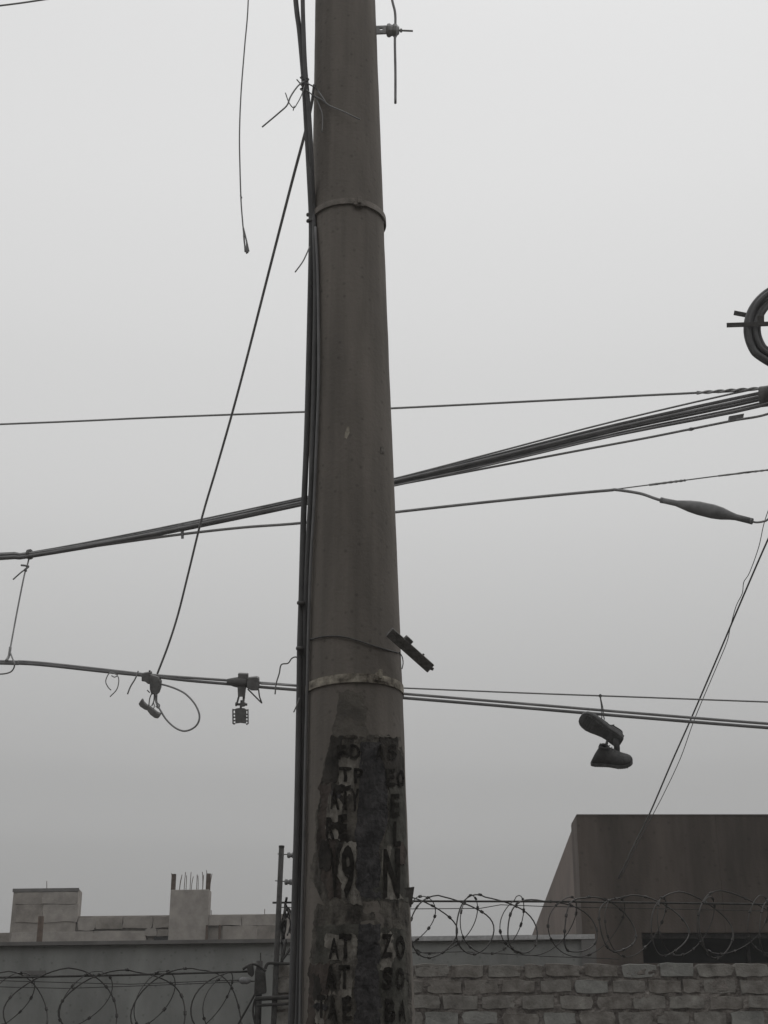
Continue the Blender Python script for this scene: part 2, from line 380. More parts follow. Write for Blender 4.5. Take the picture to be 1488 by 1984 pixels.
pt_ = poster('paper_pale', [(1536, 640, 656), (1560, 634, 664), (1625, 630, 656)], 0.0038, 33, 5, 3.0)
pu_ = poster('paper_pale', [(1808, 632, 690), (1830, 628, 694), (1862, 636, 686)], 0.0038, 34, 6, 3.0, label='pale strip of the lower poster behind large letters')
pv_ = poster('paper_pale', [(1806, 738, 760), (1850, 736, 764), (1878, 738, 756)], 0.0038, 35, 5, 3.0)
pw_ = poster('paper_pale', [(1925, 612, 632), (1960, 610, 628), (1984, 614, 626)], 0.0040, 36, 5, 2.5)
po = poster('paper_pale', [(1424, 670, 692), (1430, 664, 694)], 0.0036, 26, 6, 1.0, lambda v, u: 0.006*(1-v))
pq = poster('paper_pale', [(1424, 728, 744), (1429, 726, 760)], 0.0036, 27, 6, 1.0, lambda v, u: 0.006*(1-v))
sc_r = random.Random(77)
for k in range(18):
    y0 = sc_r.choice((1440, 1520, 1580, 1640, 1780, 1860, 1930)) + sc_r.uniform(-15, 50); x0 = sc_r.uniform(606, 770); wd = sc_r.uniform(8, 30); hh = sc_r.uniform(8, 60)
    if y0 < 1560: x0 = max(x0, 640)
    if 670 < x0 < 745: continue
    x1 = min(x0+wd, 786)
    pts_ = [(y0, x0+sc_r.uniform(0, wd*.4), x1-sc_r.uniform(0, wd*.3)), (y0+hh*.5, x0, x1), (y0+hh, x0+sc_r.uniform(0, wd*.5), x1-sc_r.uniform(0, wd*.2))]
    patch('poster_scrap', sc_r.choice(('paper_dark', 'paper_olive', 'paper_brown', 'paper_dark', 'paper_dark', 'paper_blue')), pole, pts_, 0.0046 + k*0.00006, 4, 4, 2.6, 100+k)
# a loose poster corner sticking out past the edge of the pole
mb = MB(); c0 = pole_hit(770, 1722, 0.005); c1 = at(803, 1718, D-0.03); c2 = at(797, 1758, D-0.02); c3 = pole_hit(770, 1756, 0.005)
mb.prism([c0, c1, c2, c3], (0, 0.003, 0)); mb.build('poster_flap', 'paper_dark', pole, label='loose corner of poster sticking out from the pole')

def letter(ch, x, y, h, wd, par, off, sk=0.0):
    cu = bpy.data.curves.new('letter', 'FONT'); cu.body = ch; cu.size = 1.0; cu.offset = 0.035; cu.resolution_u = 3
    o = bpy.data.objects.new('letter_tmp', cu); COL.objects.link(o)
    dg = bpy.context.evaluated_depsgraph_get(); me = bpy.data.meshes.new_from_object(o.evaluated_get(dg))
    bpy.data.objects.remove(o); bpy.data.curves.remove(cu)
    xs = [v.co.x for v in me.vertices]; ys = [v.co.y for v in me.vertices]
    x0, x1, y0, y1 = min(xs), max(xs), min(ys), max(ys)
    bm = bmesh.new(); bm.from_mesh(me)
    for v in bm.verts:
        u = (v.co.x-x0)/(x1-x0) - 0.5; q = (v.co.y-y0)/(y1-y0) - 0.5
        v.co = Vector((x + u*wd + sk*q*h, y - q*h, 0))
    for k in range(1, 6):
        for pl_, no in ((Vector((x-wd/2+wd*k/6, 0, 0)), Vector((1,0,0))), (Vector((0, y-h/2+h*k/6, 0)), Vector((0,1,0)))):
            bmesh.ops.bisect_plane(bm, geom=list(bm.verts)+list(bm.edges)+list(bm.faces), plane_co=pl_, plane_no=no)
    for v in bm.verts:
        wx_ = 1.6*noise.noise(Vector((v.co.x*.09, v.co.y*.09, 2))) + rnd.uniform(-.5, .5); wy_ = 2.2*noise.noise(Vector((v.co.x*.07, v.co.y*.07, 7))) + rnd.uniform(-.6, .6)
        v.co = pole_hit(v.co.x + wx_, v.co.y + wy_, off)
    bm.to_mesh(me); bm.free(); me.materials.clear(); me.materials.append(M['ink'])
    link('letter', me, par)
for ch, x, y, h, wd, par, off in (
    ('F', 662, 1458, 28, 18, pa, .0068), ('D', 688, 1456, 28, 20, pa, .0068), ('A', 737, 1457, 30, 18, pf, .0068), ('S', 760, 1457, 30, 18, pa, .0068),
    ('T', 669, 1500, 28, 24, pd, .0068), ('P', 694, 1503, 30, 17, pd, .0068), ('E', 757, 1506, 34, 17, pa, .0068), ('O', 777, 1508, 34, 14, pa, .0068),
    ('A', 648, 1548, 40, 18, pe, .0068), ('T', 669, 1545, 46, 21, pd, .0068), ('Y', 688, 1550, 44, 16, pa, .0068), ('E', 766, 1560, 44, 16, pg, .0068),
    ('R', 640, 1605, 44, 17, pe, .0068), ('E', 664, 1602, 46, 18, pa, .0068), ('L', 770, 1615, 50, 14, pg, .0068),
    ('V', 648, 1690, 96, 17, pe, .0068), ('9', 674, 1690, 104, 24, ph, .0068), ('N', 759, 1692, 96, 32, pi, .0066),
    ('A', 647, 1837, 42, 20, pj, .0068), ('T', 669, 1834, 48, 24, pj, .0068), ('Z', 750, 1832, 46, 22, pm_, .0068), ('O', 776, 1836, 46, 17, pm_, .0068),
    ('A', 641, 1893, 48, 22, pn, .0068), ('T', 667, 1893, 48, 22, pk, .0068), ('S', 751, 1895, 44, 21, pm_, .0068), ('O', 776, 1896, 44, 16, pm_, .0068),
    ('T', 622, 1950, 44, 17, pn, .0068), ('A', 644, 1952, 46, 19, pc, .0068), ('E', 672, 1955, 46, 18, pc, .0068), ('B', 756, 1958, 46, 20, pm_, .0068), ('A', 780, 1958, 44, 14, pm_, .0068)):
    letter(ch, x, y, h, wd, par, off)

# wire twisted round the pole and the slat it holds
mb = MB(); pts = [pole_hit(x, y, 0.004) for x, y in ((590, 1243), (605, 1238), (630, 1233), (660, 1233), (690, 1240), (720, 1250), (750, 1259), (772, 1265))]
mb.tube(catmull(pts, 6), 0.0028, 6)
mb.tube(catmull([pole_hit(774, 1264, .004), at(779, 1272, D-.02), at(781, 1284, D-.02), at(779, 1296, D-.02)], 5), 0.002, 6)
mb.build('tie_wire', 'line_iron', smooth=True, label='dark wire tied round the pole above the lower band', cat='wire')
sl = thing('broken_slat', at(795, 1260, 4.86), 'short dark broken slat tied at a slant to the pole', 'slat')
def slat_box(mb, xa, ya, xb, yb, wpx, Y0, Y1, th):
    a, b = at(xa, ya, Y0), at(xb, yb, Y1); ax = (b-a).normalized(); az = ax.cross(F3).normalized(); ay = az.cross(ax).normalized()
    s = mpp(xa, ya, Y0); mb.obox((a+b)/2, ax, ay, az, (b-a).length/2, th/2, wpx*s/2)
mb = MB(); slat_box(mb, 754, 1224, 834, 1295, 20, 4.80, 4.90, 0.018)
slat_box(mb, 830, 1293, 840, 1297, 6, 4.90, 4.90, 0.008)
mb.build('board', 'wood_dark', sl, bevel=0.002)
mb = MB(); slat_box(mb, 780, 1240, 792, 1251, 24.5, 4.83, 4.845, 0.022); mb.build('wire_wrap', 'line_iron', sl, bevel=0.003)
mb = MB(); slat_box(mb, 817, 1274, 821, 1267, 4, 4.88, 4.88, 0.006); mb.build('nail', 'line_iron', sl)

# ------------------------------------------------------------------ cables
def cab(name, pts, wpx, m, label, cat='cable', group=None, n=6, sides=7, parent=None, rfun=None, build=True):
    P = [p if isinstance(p, Vector) else at(*p) for p in pts]
    k = len(P)//2; q = pts[k]
    depth = (P[k]-EYE).dot(F3); r = wpx/2*depth/FPX
    C = catmull(P, n)
    mb = MB(); mb.tube(C, [r*rfun(i/(len(C)-1)) for i in range(len(C))] if rfun else r, sides)
    return mb.build(name, m, parent, smooth=True, label=label if parent is None else None, cat=cat if parent is None else None, group=group)
def ph_(x, y, o): return pole_hit(x, y, o)
cab('cable', [(540, -900, 4.9), (552, -300, 4.9), (571, -20, 4.9), (580, 60, 4.9), (588, 150, 4.9), (594, 250, 4.9), (599, 340, 4.9), (603, 430, 4.93), (602, 520, 4.95), (598, 700, 4.95), (594, 850, 4.95),
     (588, 1000, 4.95), (584, 1150, 4.95), (581, 1250, 4.95), (580, 1330, 4.95), (578, 1450, 4.95), (575, 1600, 4.95), (571.5, 1720, 4.95), (568, 1850, 4.95), (564, 1984, 4.95), at(559, 2150, 4.95)] + [Vector((-0.33, 4.95, 0.3)), Vector((-0.34, 4.95, -0.14))],
    12, 'cable_dark', 'outermost black cable clipped down the side of the concrete pole')
cab('cable', [(578, -900, 4.88), (583, -300, 4.88), (586, -20, 4.88), (588, 60, 4.88), (591, 130, 4.87), (597, 200, 4.87), (602, 280, 4.87)] +
     [ph_(x, y, 0.010) for x, y in ((606, 380), (608, 430), (611, 560), (609, 700), (606, 850), (602, 950), (597, 1050), (593, 1150), (589, 1300), (586, 1450), (583, 1600), (580, 1720), (577, 1850), (573, 1984), (570, 2200))] + [Vector((-0.315, 4.88, -0.14))],
    10, 'cable_dark', 'inner black cable pressed against the face of the concrete pole')
cab('cable', [ph_(x, y, 0.010) for x, y in ((611, 440), (615, 520), (617, 640), (617, 740), (613, 860), (608, 980), (602, 1090), (598, 1200), (595, 1330), (591, 1500), (588, 1650), (584, 1800), (581, 1984), (577, 2200))],
    6, 'cable_black', 'thin grey cable beside the black cables on the concrete pole')
for x, y, rp in ((602, 428, 9), (583, 1168, 8), (581, 1256, 8), (600, 416, 7)):
    p = at(x, y, 4.93); s = mpp(x, y, 4.93)
    MB().tube([p - U3*0.006, p, p + U3*0.006], [rp*s*0.9, rp*s, rp*s*0.85], 10).build('cable_tie', 'line_iron', smooth=True,
        label={428: 'wire tie on cables at the upper steel band', 1168: 'lone small tie on the cables well above the tie wire', 1256: 'small tie on the cables level with the tie wire', 416: 'small knot just above the upper steel band'}[y], cat='cable tie')
# slanted drop cable
dp = [(609, 165), (603, 205), (593, 250), (565, 355), (520, 530), (478, 695), (450, 800), (420, 905), (392, 1000), (365, 1110), (345, 1190), (326, 1250), (305, 1305)]
cab('drop_cable', [(x, y, 4.95 + (y-165)/(1305-165)*4.1) for x, y in dp], 4.8, 'cable_grey', 'grey drop cable slanting from the top of the pole to the lower line', n=5)
# twisted tie wires near the top
tw = thing('twisted_tie_wire', at(589, 158, 4.88), 'twisted tie wire with loose ends near the top of the pole', 'wire')
mb = MB(); mb.tube(catmull([at(588+6*math.cos(a*.9), 156+a*1.6, 4.88+0.016*math.sin(a*.9)) for a in range(-5, 14)], 3), 0.003, 6)
mb.tube(catmull([at(593, 150, 4.86), at(598, 154, 4.86), at(592, 158, 4.86)], 4), .003, 6); mb.build('knot', 'line_iron', tw, smooth=True)
for pts, wpx in (([(588, 158, 4.86), (576, 168, 4.84), (563, 187, 4.82), (556, 204, 4.82), (540, 219, 4.82), (508, 246, 4.82)], 3.2),
                 ([(590, 166, 4.86), (584, 185, 4.85), (575, 202, 4.84), (569, 209, 4.84), (560, 199, 4.83), (553, 180, 4.83)], 2.2),
                 ([(586, 168, 4.86), (580, 160, 4.85), (575, 154, 4.85)], 2.6), ([(570, 205, 4.84), (568, 214, 4.84)], 2)):
    cab('loose_end', pts, wpx, 'wire_thin', None, parent=tw)
cab('loose_end', [at(594, 161, 4.86), at(604, 166, 4.86), ph_(615, 174, .012), ph_(626, 190, .014), ph_(636, 203, .012), ph_(665, 216, .02), ph_(698, 232, .035)], 2.8, 'wire_thin', None, parent=tw)
cab('loose_end', [at(594, 174, 4.86), at(604, 183, 4.86), ph_(612, 190, .012), ph_(620, 208, .012), ph_(625, 225, .012), ph_(624, 256, .02)], 2.4, 'wire_thin', None, parent=tw)
cab('loose_end', [ph_(610, 186, .012), ph_(622, 192, .012), ph_(634, 202, .013)], 2.4, 'wire_thin', None, parent=tw)
cab('wire_stub', [(600, 478, 4.9), (594, 492, 4.88), (586, 508, 4.86), (572, 527, 4.84)], 2.8, 'wire_thin', 'short loose wire end sticking out below the upper steel band', 'wire')
# thin wire hanging free with a frayed end
hw = thing('hanging_wire', at(478, 490, 5.0), 'thin wire hanging free in the air with a frayed end', 'wire')
cab('strand', [(490, -900, 5.1), (486, -200, 5.0), (481, 0, 5.0), (474, 90, 5.0), (467, 180, 5.0), (464, 260, 5.0), (465, 330, 5.0), (467, 390, 5.0), (470, 430, 5.0), (472, 452, 5.0)], 2.8, 'wire_thin', None, parent=hw)
for pts in ([(471, 440), (473, 462), (475, 488)], [(471, 440), (476, 460), (480, 478), (482, 487)], [(472, 455), (474, 474), (478, 491)], [(466, 378), (468, 384)], [(478, 468), (478, 478), (480, 490)]):
    cab('frayed_end', [(x, y, 5.0) for x, y in pts], 3.2, 'wire_thin', None, parent=hw)

cab('line_wire', [(-500, 70, 6.2), (-120, 24, 6.2), (0, 11, 6.2), (100, -3, 6.2), (400, -50, 6.0), (640, -95, 5.1)], 3.6, 'cable_grey', 'single wire leaving the top of the pole away from the bundle', 'wire')
# ground wire and its clamp at the upper right of the pole
YC = 5.0
cab('ground_wire', [(752, -900, YC), (752, -400, YC), (752, -150, YC), (754, -60, YC), (759, -5, YC), (765, 22, YC), (766, 45, YC), (765, 80, YC), (766, 140, YC), (766, 200, YC)], 5.0, 'cable_grey', 'straight wire end hanging down through the clamp beside the upper pole', 'wire')
gc = thing('wire_clamp', at(760, 58, YC), 'clamp bracket with insulator on the upper side of the pole', 'clamp')
mb = MB()
for poly in ([(722, 50), (748, 49), (752, 53), (722, 53.5)], [(722, 58.5), (752, 57.5), (748, 63), (722, 64)], [(741, 53), (752, 53), (752, 58), (741, 58)], [(722, 53.4), (736, 53), (736, 58.2), (722, 58.6)]):
    mb.pxprism(poly, YC-0.01, 0.025)
mb.pxprism([(722, 63), (731, 63), (729, 67), (722, 67)], YC-0.008, 0.02)
mb.build('bracket', 'galv', gc)
sp = mpp(760, 58, YC); c = at(760, 59, YC)
mb = MB()
prof = [(-12, 5), (-11, 10), (-9, 13), (-5, 13.5), (-2, 11.5), (0, 10.5), (3, 13), (8, 13.5), (10, 10), (13.5, 7), (14, 3)]
mb.tube([c + R3*(x*sp) for x, _ in prof], [r*sp for _, r in prof], 10); mb.build('insulator', 'galv', gc)
mb = MB(); mb.tube([at(774, 59, YC), at(800, 60, YC)], 1.9*sp, 8); mb.build('bolt', 'galv', gc)
mb = MB(); mb.tube([at(775, 59, YC), at(779, 59, YC)], 4*sp, 6); mb.build('nut', 'galv', gc)

# ------------------------------------------------------------------ the neighbouring pole just beyond the picture's right edge
P2 = at(1720, 770, 7.55); P2x = P2.x
def pole2_at(z): return P2x + (z-5.5)*0.004, 0.135 + (5.5-z)*0.008
pole2 = thing('concrete_pole', (P2x, 7.55, 0), 'neighbouring concrete pole where the cable bundle and spare coil are fixed', 'utility pole')
shaft_mesh(pole2_at, 7.55, -0.15, 9.0, 60).build('shaft', 'pole_concrete', pole2, smooth=True)
mb = MB(); z2 = at(1500, 768, 7.55).z; mb.box(P2x-0.60, P2x+0.02, 7.33, 7.39, z2-0.04, z2+0.04)
mb.build('dead_end_bracket', 'iron', pole2, bevel=0.004)

# ------------------------------------------------------------------ line wires behind the pole
def Ym(x): return 9.6 - 2.0*x/1488.0     # the main line draws nearer towards the right
END = Vector((P2x-0.52, 7.36, z2))
FAR_L = -900
cab('line_wire', [(FAR_L, 855, Ym(FAR_L)), (0, 822, Ym(0)), (300, 809, Ym(300)), (590, 798, Ym(590)), (760, 791, Ym(760)), (1000, 779, Ym(1000)), (1250, 766, Ym(1250)), (1350, 761, Ym(1350)), (1480, 752, Ym(1480)), END + Vector((0.05, 0, 0.06))],
    4.4, 'cable_grey', 'single thin line wire highest behind the concrete pole', 'wire', n=5)
mb = MB()
for ph0 in (0, math.pi):
    pts = []
    for i in range(90):
        x = 1350 + i*1.55; y = 761 - (x-1350)*0.069; pts.append(at(x, y, Ym(x)) + (U3*math.cos(i*.22+ph0) + F3*math.sin(i*.22+ph0))*0.0055)
    mb.tube(pts, 0.0062, 6)
mb.build('wire_grip', 'galv', smooth=True, label='spiral grip twisted round the highest line wire', cat='grip')
# main bundle: separate cables, tight at left and fanning out towards the neighbouring pole
bund = [  # offset at left, at pole-left, at pole-right, at right end, width
    (-5, -7, -5, -20, 4.5, 'cable_grey'), (-1, -2, -3, -10, 8, 'cable_black'), (3, 2, 0, -3, 8, 'cable_black'), (6, 7, 3, 3, 7, 'cable_black'),
    (1, 1, 5, 10, 6, 'cable_grey'), (-3, 5, 9, 13, 4.5, 'cable_grey'), (4, -4, 2, 16, 5, 'cable_black')]
for i, (o0, o1, o2, o3, wp, m) in enumerate(bund):
    dY = 0.03*math.sin(i*2.1)
    base = [(FAR_L, 1180, o0), (-300, 1103, o0), (0, 1077, o0), (60, 1074, o0*.8), (300, 1031, (o0+o1)*.5), (587, 971, o1), (680, 950, (o1+o2)/2), (765, 932, o2), (950, 890, o2*.6+o3*.4), (1200, 830, o2*.25+o3*.75), (1480, 770, o3)]
    cab('bundle_cable', [(x, y+o, Ym(x)+dY) for x, y, o in base] + [END + Vector((0.1, 0.02*i-.06, 0.01*i-0.03))], wp*.78, m,
        {0: 'thin grey cable standing clear above the thick bundle', 5: 'thin grey cable along the underside of the thick bundle', 6: 'thin black cable that drops lowest as the bundle fans out'}.get(i,
        'black cable inside the thick bundle running behind the concrete pole'), 'cable', 'cables of the thick bundle', n=4)
MB().tube([at(1474, 769, Ym(1474)), at(1500, 766, Ym(1500))], 0.06, 12).build('bundle_strap', 'line_iron', smooth=True, label='dark strap gathering the cable bundle at its right end', cat='strap')
MB().tube([at(55, 1074.5, Ym(55)), at(60, 1073.8, Ym(60))], 0.036, 10).build('bundle_tie', 'line_iron', label='tie round the cable bundle above the hanging spacer wire', cat='cable tie')
# single cable under the bundle (right) carrying a tag
cab('line_wire', [(700, 951, Ym(700)), (765, 940, Ym(765)), (900, 915, Ym(900)), (1100, 877, Ym(1100)), (1250, 849, Ym(1250)), (1340, 831, Ym(1340)), (1420, 815, Ym(1420)), (1488, 802, Ym(1488)), END + Vector((0, 0, -0.1))],
    4.6, 'cable_grey', 'single cable with a small tag running just under the cable bundle', 'cable')
MB().pxprism([(1414, 806), (1442, 801), (1440, 812), (1412, 818)], Ym(1420)-0.012, 0.03).build('cable_tag', 'plastic_dark', bevel=0.002, label='dark rectangular tag on the cable below the bundle', cat='tag')
MB().tube([at(1332, 833, Ym(1332)), at(1339, 831.5, Ym(1339)), at(1346, 830, Ym(1346))], [.006, .0115, .006], 8).build('wire_joint', 'plastic_dark', smooth=True, label='small lump of a joint on the tagged cable', cat='joint')
# lower companion cable: merges with the bundle at left, leads into the splice at right
cab('line_wire', [(FAR_L, 1192, Ym(FAR_L)+.02), (-300, 1110, Ym(-300)+.02), (0, 1083, Ym(0)+.02), (110, 1069, Ym(110)), (200, 1056, Ym(200)), (345, 1036, Ym(345)), (470, 1022, Ym(470)), (587, 1013, Ym(587)), (768, 992, Ym(768)), (950, 972, Ym(950)), (1100, 957, Ym(1100)), (1180, 950, Ym(1180)), (1195, 949, Ym(1195)),
    (1240, 956, Ym(1240)), (1270, 966, Ym(1270)), (1290, 972, Ym(1290))], 5.6, 'cable_grey', 'cable that bends down into the long splice sleeve', 'cable')
cab('line_wire', [(1170, 951, Ym(1170)), (1230, 943, Ym(1230)), (1300, 934, Ym(1300)), (1400, 921, Ym(1400)), (1488, 911, Ym(1488)), Vector((P2x-.1, 7.4, at(1560, 901, 7.4).z))], 2.6, 'cable_grey', 'thin support wire rising from the bend above the splice sleeve', 'wire')
cab('wire_grip', [(1258, 939.5, Ym(1258)-.004), (1300, 934, Ym(1300)-.004), (1328, 930.5, Ym(1328)-.004)], 4.6, 'galv', 'wrapped grip on the thin wire above the splice sleeve', 'grip', rfun=lambda t: 1+0.2*math.sin(t*40))
cab('wire_grip', [(1392, 922, Ym(1392)-.004), (1450, 915, Ym(1450)-.004), (1488, 910.5, Ym(1488)-.004)], 3.8, 'galv', 'second wrapped grip nearer the neighbouring pole on the thin wire', 'grip', rfun=lambda t: 1+0.2*math.sin(t*40))
MB().pxprism([(345, 1014), (356, 1016), (355, 1044), (351, 1044), (350, 1030), (344, 1031)], Ym(350)-0.02, 0.03).build('cable_tag', 'plastic_dark', label='small clip hanging between the bundle and the cable below it', cat='clip')
spl = thing('splice_sleeve', at(1370, 990, Ym(1370)), 'long dark splice sleeve hanging on a bent cable', 'splice')
a, b = at(1281, 969, Ym(1281)), at(1457, 1010, Ym(1457)); ax = (b-a)
prof = [(0, 5.5), (0.17, 6), (0.24, 8.5), (0.32, 11.5), (0.42, 13.5), (0.58, 14), (0.68, 12), (0.77, 8), (0.83, 6.3), (1.0, 6)]
s_ = mpp(1370, 990, Ym(1370))
MB().tube([a + ax*t + U3*(math.sin(t*math.pi)*0.004) for t, _ in prof], [r*s_ for _, r in prof], 14).build('sleeve', 'plastic_dark', spl, smooth=True)
MB().tube([a - ax*0.004, a + ax*0.02], 6.0*s_, 12).build('collar', 'plastic_dark', spl)
MB().tube([a + ax*0.985, a + ax*1.004], 6.4*s_, 12).build('collar', 'plastic_dark', spl)
cab('line_wire', [(1450, 1009, Ym(1450)), (1466, 1012, Ym(1466)), (1480, 1010, Ym(1480)), (1488, 1006, Ym(1488)), (1510, 985, Ym(1510)), (1560, 930, 7.45), Vector((P2x-.12, 7.46, at(1680, 880, 7.46).z))], 4.2, 'cable_grey', 'cable curving up from the low end of the splice sleeve', 'cable')
# spare cable coil on its bracket, at the neighbouring pole
YQ = 7.40
for i, (dr, dy, m) in enumerate(((0, 0, 'cable_dark'), (9, .012, 'cable_dark'), (18, -.008, 'cable_dark'), (5, -.022, 'cable_dark'), (14, .026, 'cable_black'), (24, .0, 'cable_dark'))):
    pts = []
    for k in range(0, 41):
        a_ = math.radians(-62 + k*(304+14)/40)
        rx, ry = 118-dr, 96-dr
        x, y = 1563 - rx*math.cos(a_-math.radians(90)+math.radians(90)), 637 - ry*math.sin(a_)
        if a_ < math.radians(-30): x += (math.radians(-30)-a_)*40
        pts.append(at(x, y, YQ + dy + 0.01*math.sin(k*.5+i)))
    cab('coil_cable', pts, 10, m, 'thick black cable looped in a coil beside the neighbouring pole', 'cable coil', 'loops of the spare cable coil', n=3)
sb = thing('coil_bracket', at(1450, 628, YQ), 'bracket of two flat bars crossing the spare cable coil', 'bracket')
for (x0, y0, x1, y1, Yb, wp) in ((1408, 630, 1700, 621, YQ-0.045, 9), (1422, 606, 1480, 617, YQ+0.05, 9)):
    mb = MB(); slat_box(mb, x0, y0, x1, y1, wp, Yb, Yb, 0.008); mb.build('bar', 'line_iron', sb, bevel=0.001)
mb = MB(); slat_box(mb, 1466, 621, 1480, 621, 20, YQ-0.05, YQ-0.05, 0.02); mb.build('bar_clip', 'line_iron', sb, bevel=0.002)

# ------------------------------------------------------------------ lower line
def Yl(x): return 9.3 - 0.7*x/1488.0
cab('line_wire', [(FAR_L, 1240, Yl(FAR_L)), (-300, 1270, Yl(-300)), (0, 1281, Yl(0)), (40, 1281.5, Yl(40)), (90, 1285, Yl(90)), (200, 1297, Yl(200)), (300, 1308, Yl(300)), (440, 1318, Yl(440)), (500, 1322.5, Yl(500)), (580, 1328.5, Yl(580)), (781, 1344, Yl(781)), (1000, 1362, Yl(1000)), (1250, 1383, Yl(1250)), (1488, 1402, Yl(1488)), (1900, 1432, Yl(1900)), (2800, 1490, Yl(2800))],
    5.4, 'cable_grey', 'upper cable of the low pair that holds the hanging clamps', 'cable', n=5)
cab('line_wire', [(FAR_L, 1244, Yl(FAR_L)), (-300, 1274, Yl(-300)), (0, 1285, Yl(0)), (40, 1285.5, Yl(40)), (90, 1289, Yl(90)), (200, 1301, Yl(200)), (300, 1311, Yl(300)), (360, 1318, Yl(360)), (440, 1325, Yl(440)), (500, 1330.5, Yl(500)), (580, 1337, Yl(580)), (781, 1352, Yl(781)), (1000, 1370, Yl(1000)), (1250, 1391, Yl(1250)), (1488, 1410, Yl(1488)), (1900, 1440, Yl(1900)), (2800, 1498, Yl(2800))],
    6.0, 'cable_black', 'lower cable of the low pair that holds the hanging clamps', 'cable', n=5)
cab('line_wire', [(505, 1325, Yl(505)-.02), (580, 1328, Yl(580)-.02), (700, 1330, Yl(700)-.02), (781, 1333, Yl(781)-.02), (1000, 1342, Yl(1000)-.02), (1163, 1348, Yl(1163)-.02), (1300, 1353, Yl(1300)-.02), (1488, 1360, Yl(1488)-.02), (1900, 1374, Yl(1900)-.02), (2800, 1398, Yl(2800)-.02)],
    3.2, 'cable_grey', 'thin wire from which the sneakers hang', 'wire', n=5)
# spacer wire at left
spw = thing('spacer_wire', at(18, 1275, Yl(18)), 'knotted wire tying the cable bundle to the low cable pair', 'wire')
cab('strand', [(57, 1078, Ym(57)), (53, 1095, Ym(53)-.01), (47, 1115, 9.45), (34, 1180, 9.4), (22, 1245, 9.33), (19, 1262, 9.3)], 3.2, 'wire_thin', None, parent=spw)
cab('loose_end', [(52, 1102, 9.48), (42, 1108, 9.46), (25, 1123, 9.46)], 3.0, 'wire_thin', None, parent=spw)
cab('knot', [(41, 1095, 9.46), (50, 1096, 9.45), (55, 1098, 9.46), (48, 1104, 9.45), (51, 1106, 9.47)], 4.2, 'wire_thin', None, parent=spw)
cab('knot', [(20, 1254, 9.31), (19, 1262, 9.3), (17, 1272, 9.29), (12, 1280, 9.26)], 5.4, 'wire_thin', None, parent=spw)
cab('loose_end', [(19, 1262, 9.3), (24, 1275, 9.27), (28, 1286, 9.25), (26, 1296, 9.27), (18, 1303, 9.3), (0, 1306, 9.32), (-30, 1304, 9.35)], 3.0, 'wire_thin', None, parent=spw)
# loose wire scraps
def scrap(pts, wpx, label, Y=None, group=None):
    cab('wire_scrap', [(x, y, Y if Y else Yl(x)-.03) for x, y in pts], wpx, 'wire_thin', label, 'wire', group)
scrap([(228, 1308), (214, 1303), (207, 1312), (205, 1322), (210, 1332), (215, 1337)], 2.2, 'curled wire scrap twisted on the low cable, its shorter strand')
scrap([(216, 1309), (222, 1312), (228, 1310), (230, 1320), (226, 1336), (213, 1350)], 2.2, 'curled wire scrap twisted on the low cable, its longer strand')
scrap([(268, 1300), (262, 1315), (253, 1330), (247, 1345)], 3.0, 'straight wire stub pointing down left of the looped clamp')
scrap([(579, 1275), (572, 1273), (565, 1276), (558, 1285), (545, 1288), (541, 1305), (535, 1325), (533, 1345)], 2.8, 'kinked wire scrap dangling from the pole cables across the low pair', Y=5.0)
scrap([(580, 1352), (576, 1364), (569, 1380)], 2.6, 'tiny wire stub on the pole cables below the low pair', Y=4.93)

# looped clamp
YK = Yl(300) - 0.01
dc = thing('dead_end_clamp', at(300, 1312, YK), 'dark dead end clamp gripping the slanting drop cable on the low pair', 'clamp')
MB().pxprism([(274, 1305), (292, 1302), (294, 1327), (286, 1325), (281, 1321), (274, 1320)], YK-0.03, 0.06).build('jaw', 'line_iron', dc, bevel=0.004)
MB().pxprism([(289, 1306), (306, 1312), (311, 1321), (310, 1334), (306, 1345), (293, 1346), (290, 1336)], YK-0.035, 0.07).build('body', 'line_iron', dc, bevel=0.005)
MB().tube([at(290, 1299, YK), at(290, 1306, YK)], 0.006, 8).build('bolt', 'iron', dc)
cab('cable_loop', [(308, 1325, YK), (322, 1328, YK-.02), (342, 1335, YK-.04), (360, 1345, YK-.06), (376, 1362, YK-.07), (385, 1380, YK-.07), (386, 1394, YK-.07), (380, 1406, YK-.06), (368, 1414, YK-.05), (354, 1416, YK-.04), (338, 1409, YK-.02), (322, 1394, YK), (310, 1375, YK), (303, 1362, YK), (300, 1344, YK)],
    3.8, 'cable_grey', 'loop of spare cable hanging out of the dead end clamp', 'cable')
sv = thing('plastic_sleeve', at(289, 1374, YK), 'two piece dark plastic sleeve dangling under the dead end clamp', 'sleeve')
MB().pxprism([(274.5, 1354), (268, 1364), (271, 1369), (280, 1375), (286, 1377), (291, 1370), (283, 1366), (278, 1361)], YK-0.025, 0.05).build('half', 'line_iron', sv, bevel=0.004)
MB().pxprism([(289, 1369), (285, 1377), (291, 1385), (299, 1391), (306, 1392.5), (311.5, 1384), (303, 1380)], YK-0.027, 0.05).build('half', 'line_iron', sv, bevel=0.004)
for pts, wpx in (([(294, 1343), (290, 1354), (288.5, 1367)], 2.4), ([(299, 1344), (298, 1358), (294, 1368)], 2.6), ([(304, 1344), (304, 1360), (309, 1366), (307, 1372), (302, 1368)], 2.6), ([(290, 1342), (285, 1337)], 2.2), ([(297, 1360), (299, 1368), (297, 1374)], 2.0)):
    cab('hanging_strand', [(x, y, YK) for x, y in pts], wpx, 'wire_thin', None, parent=sv)

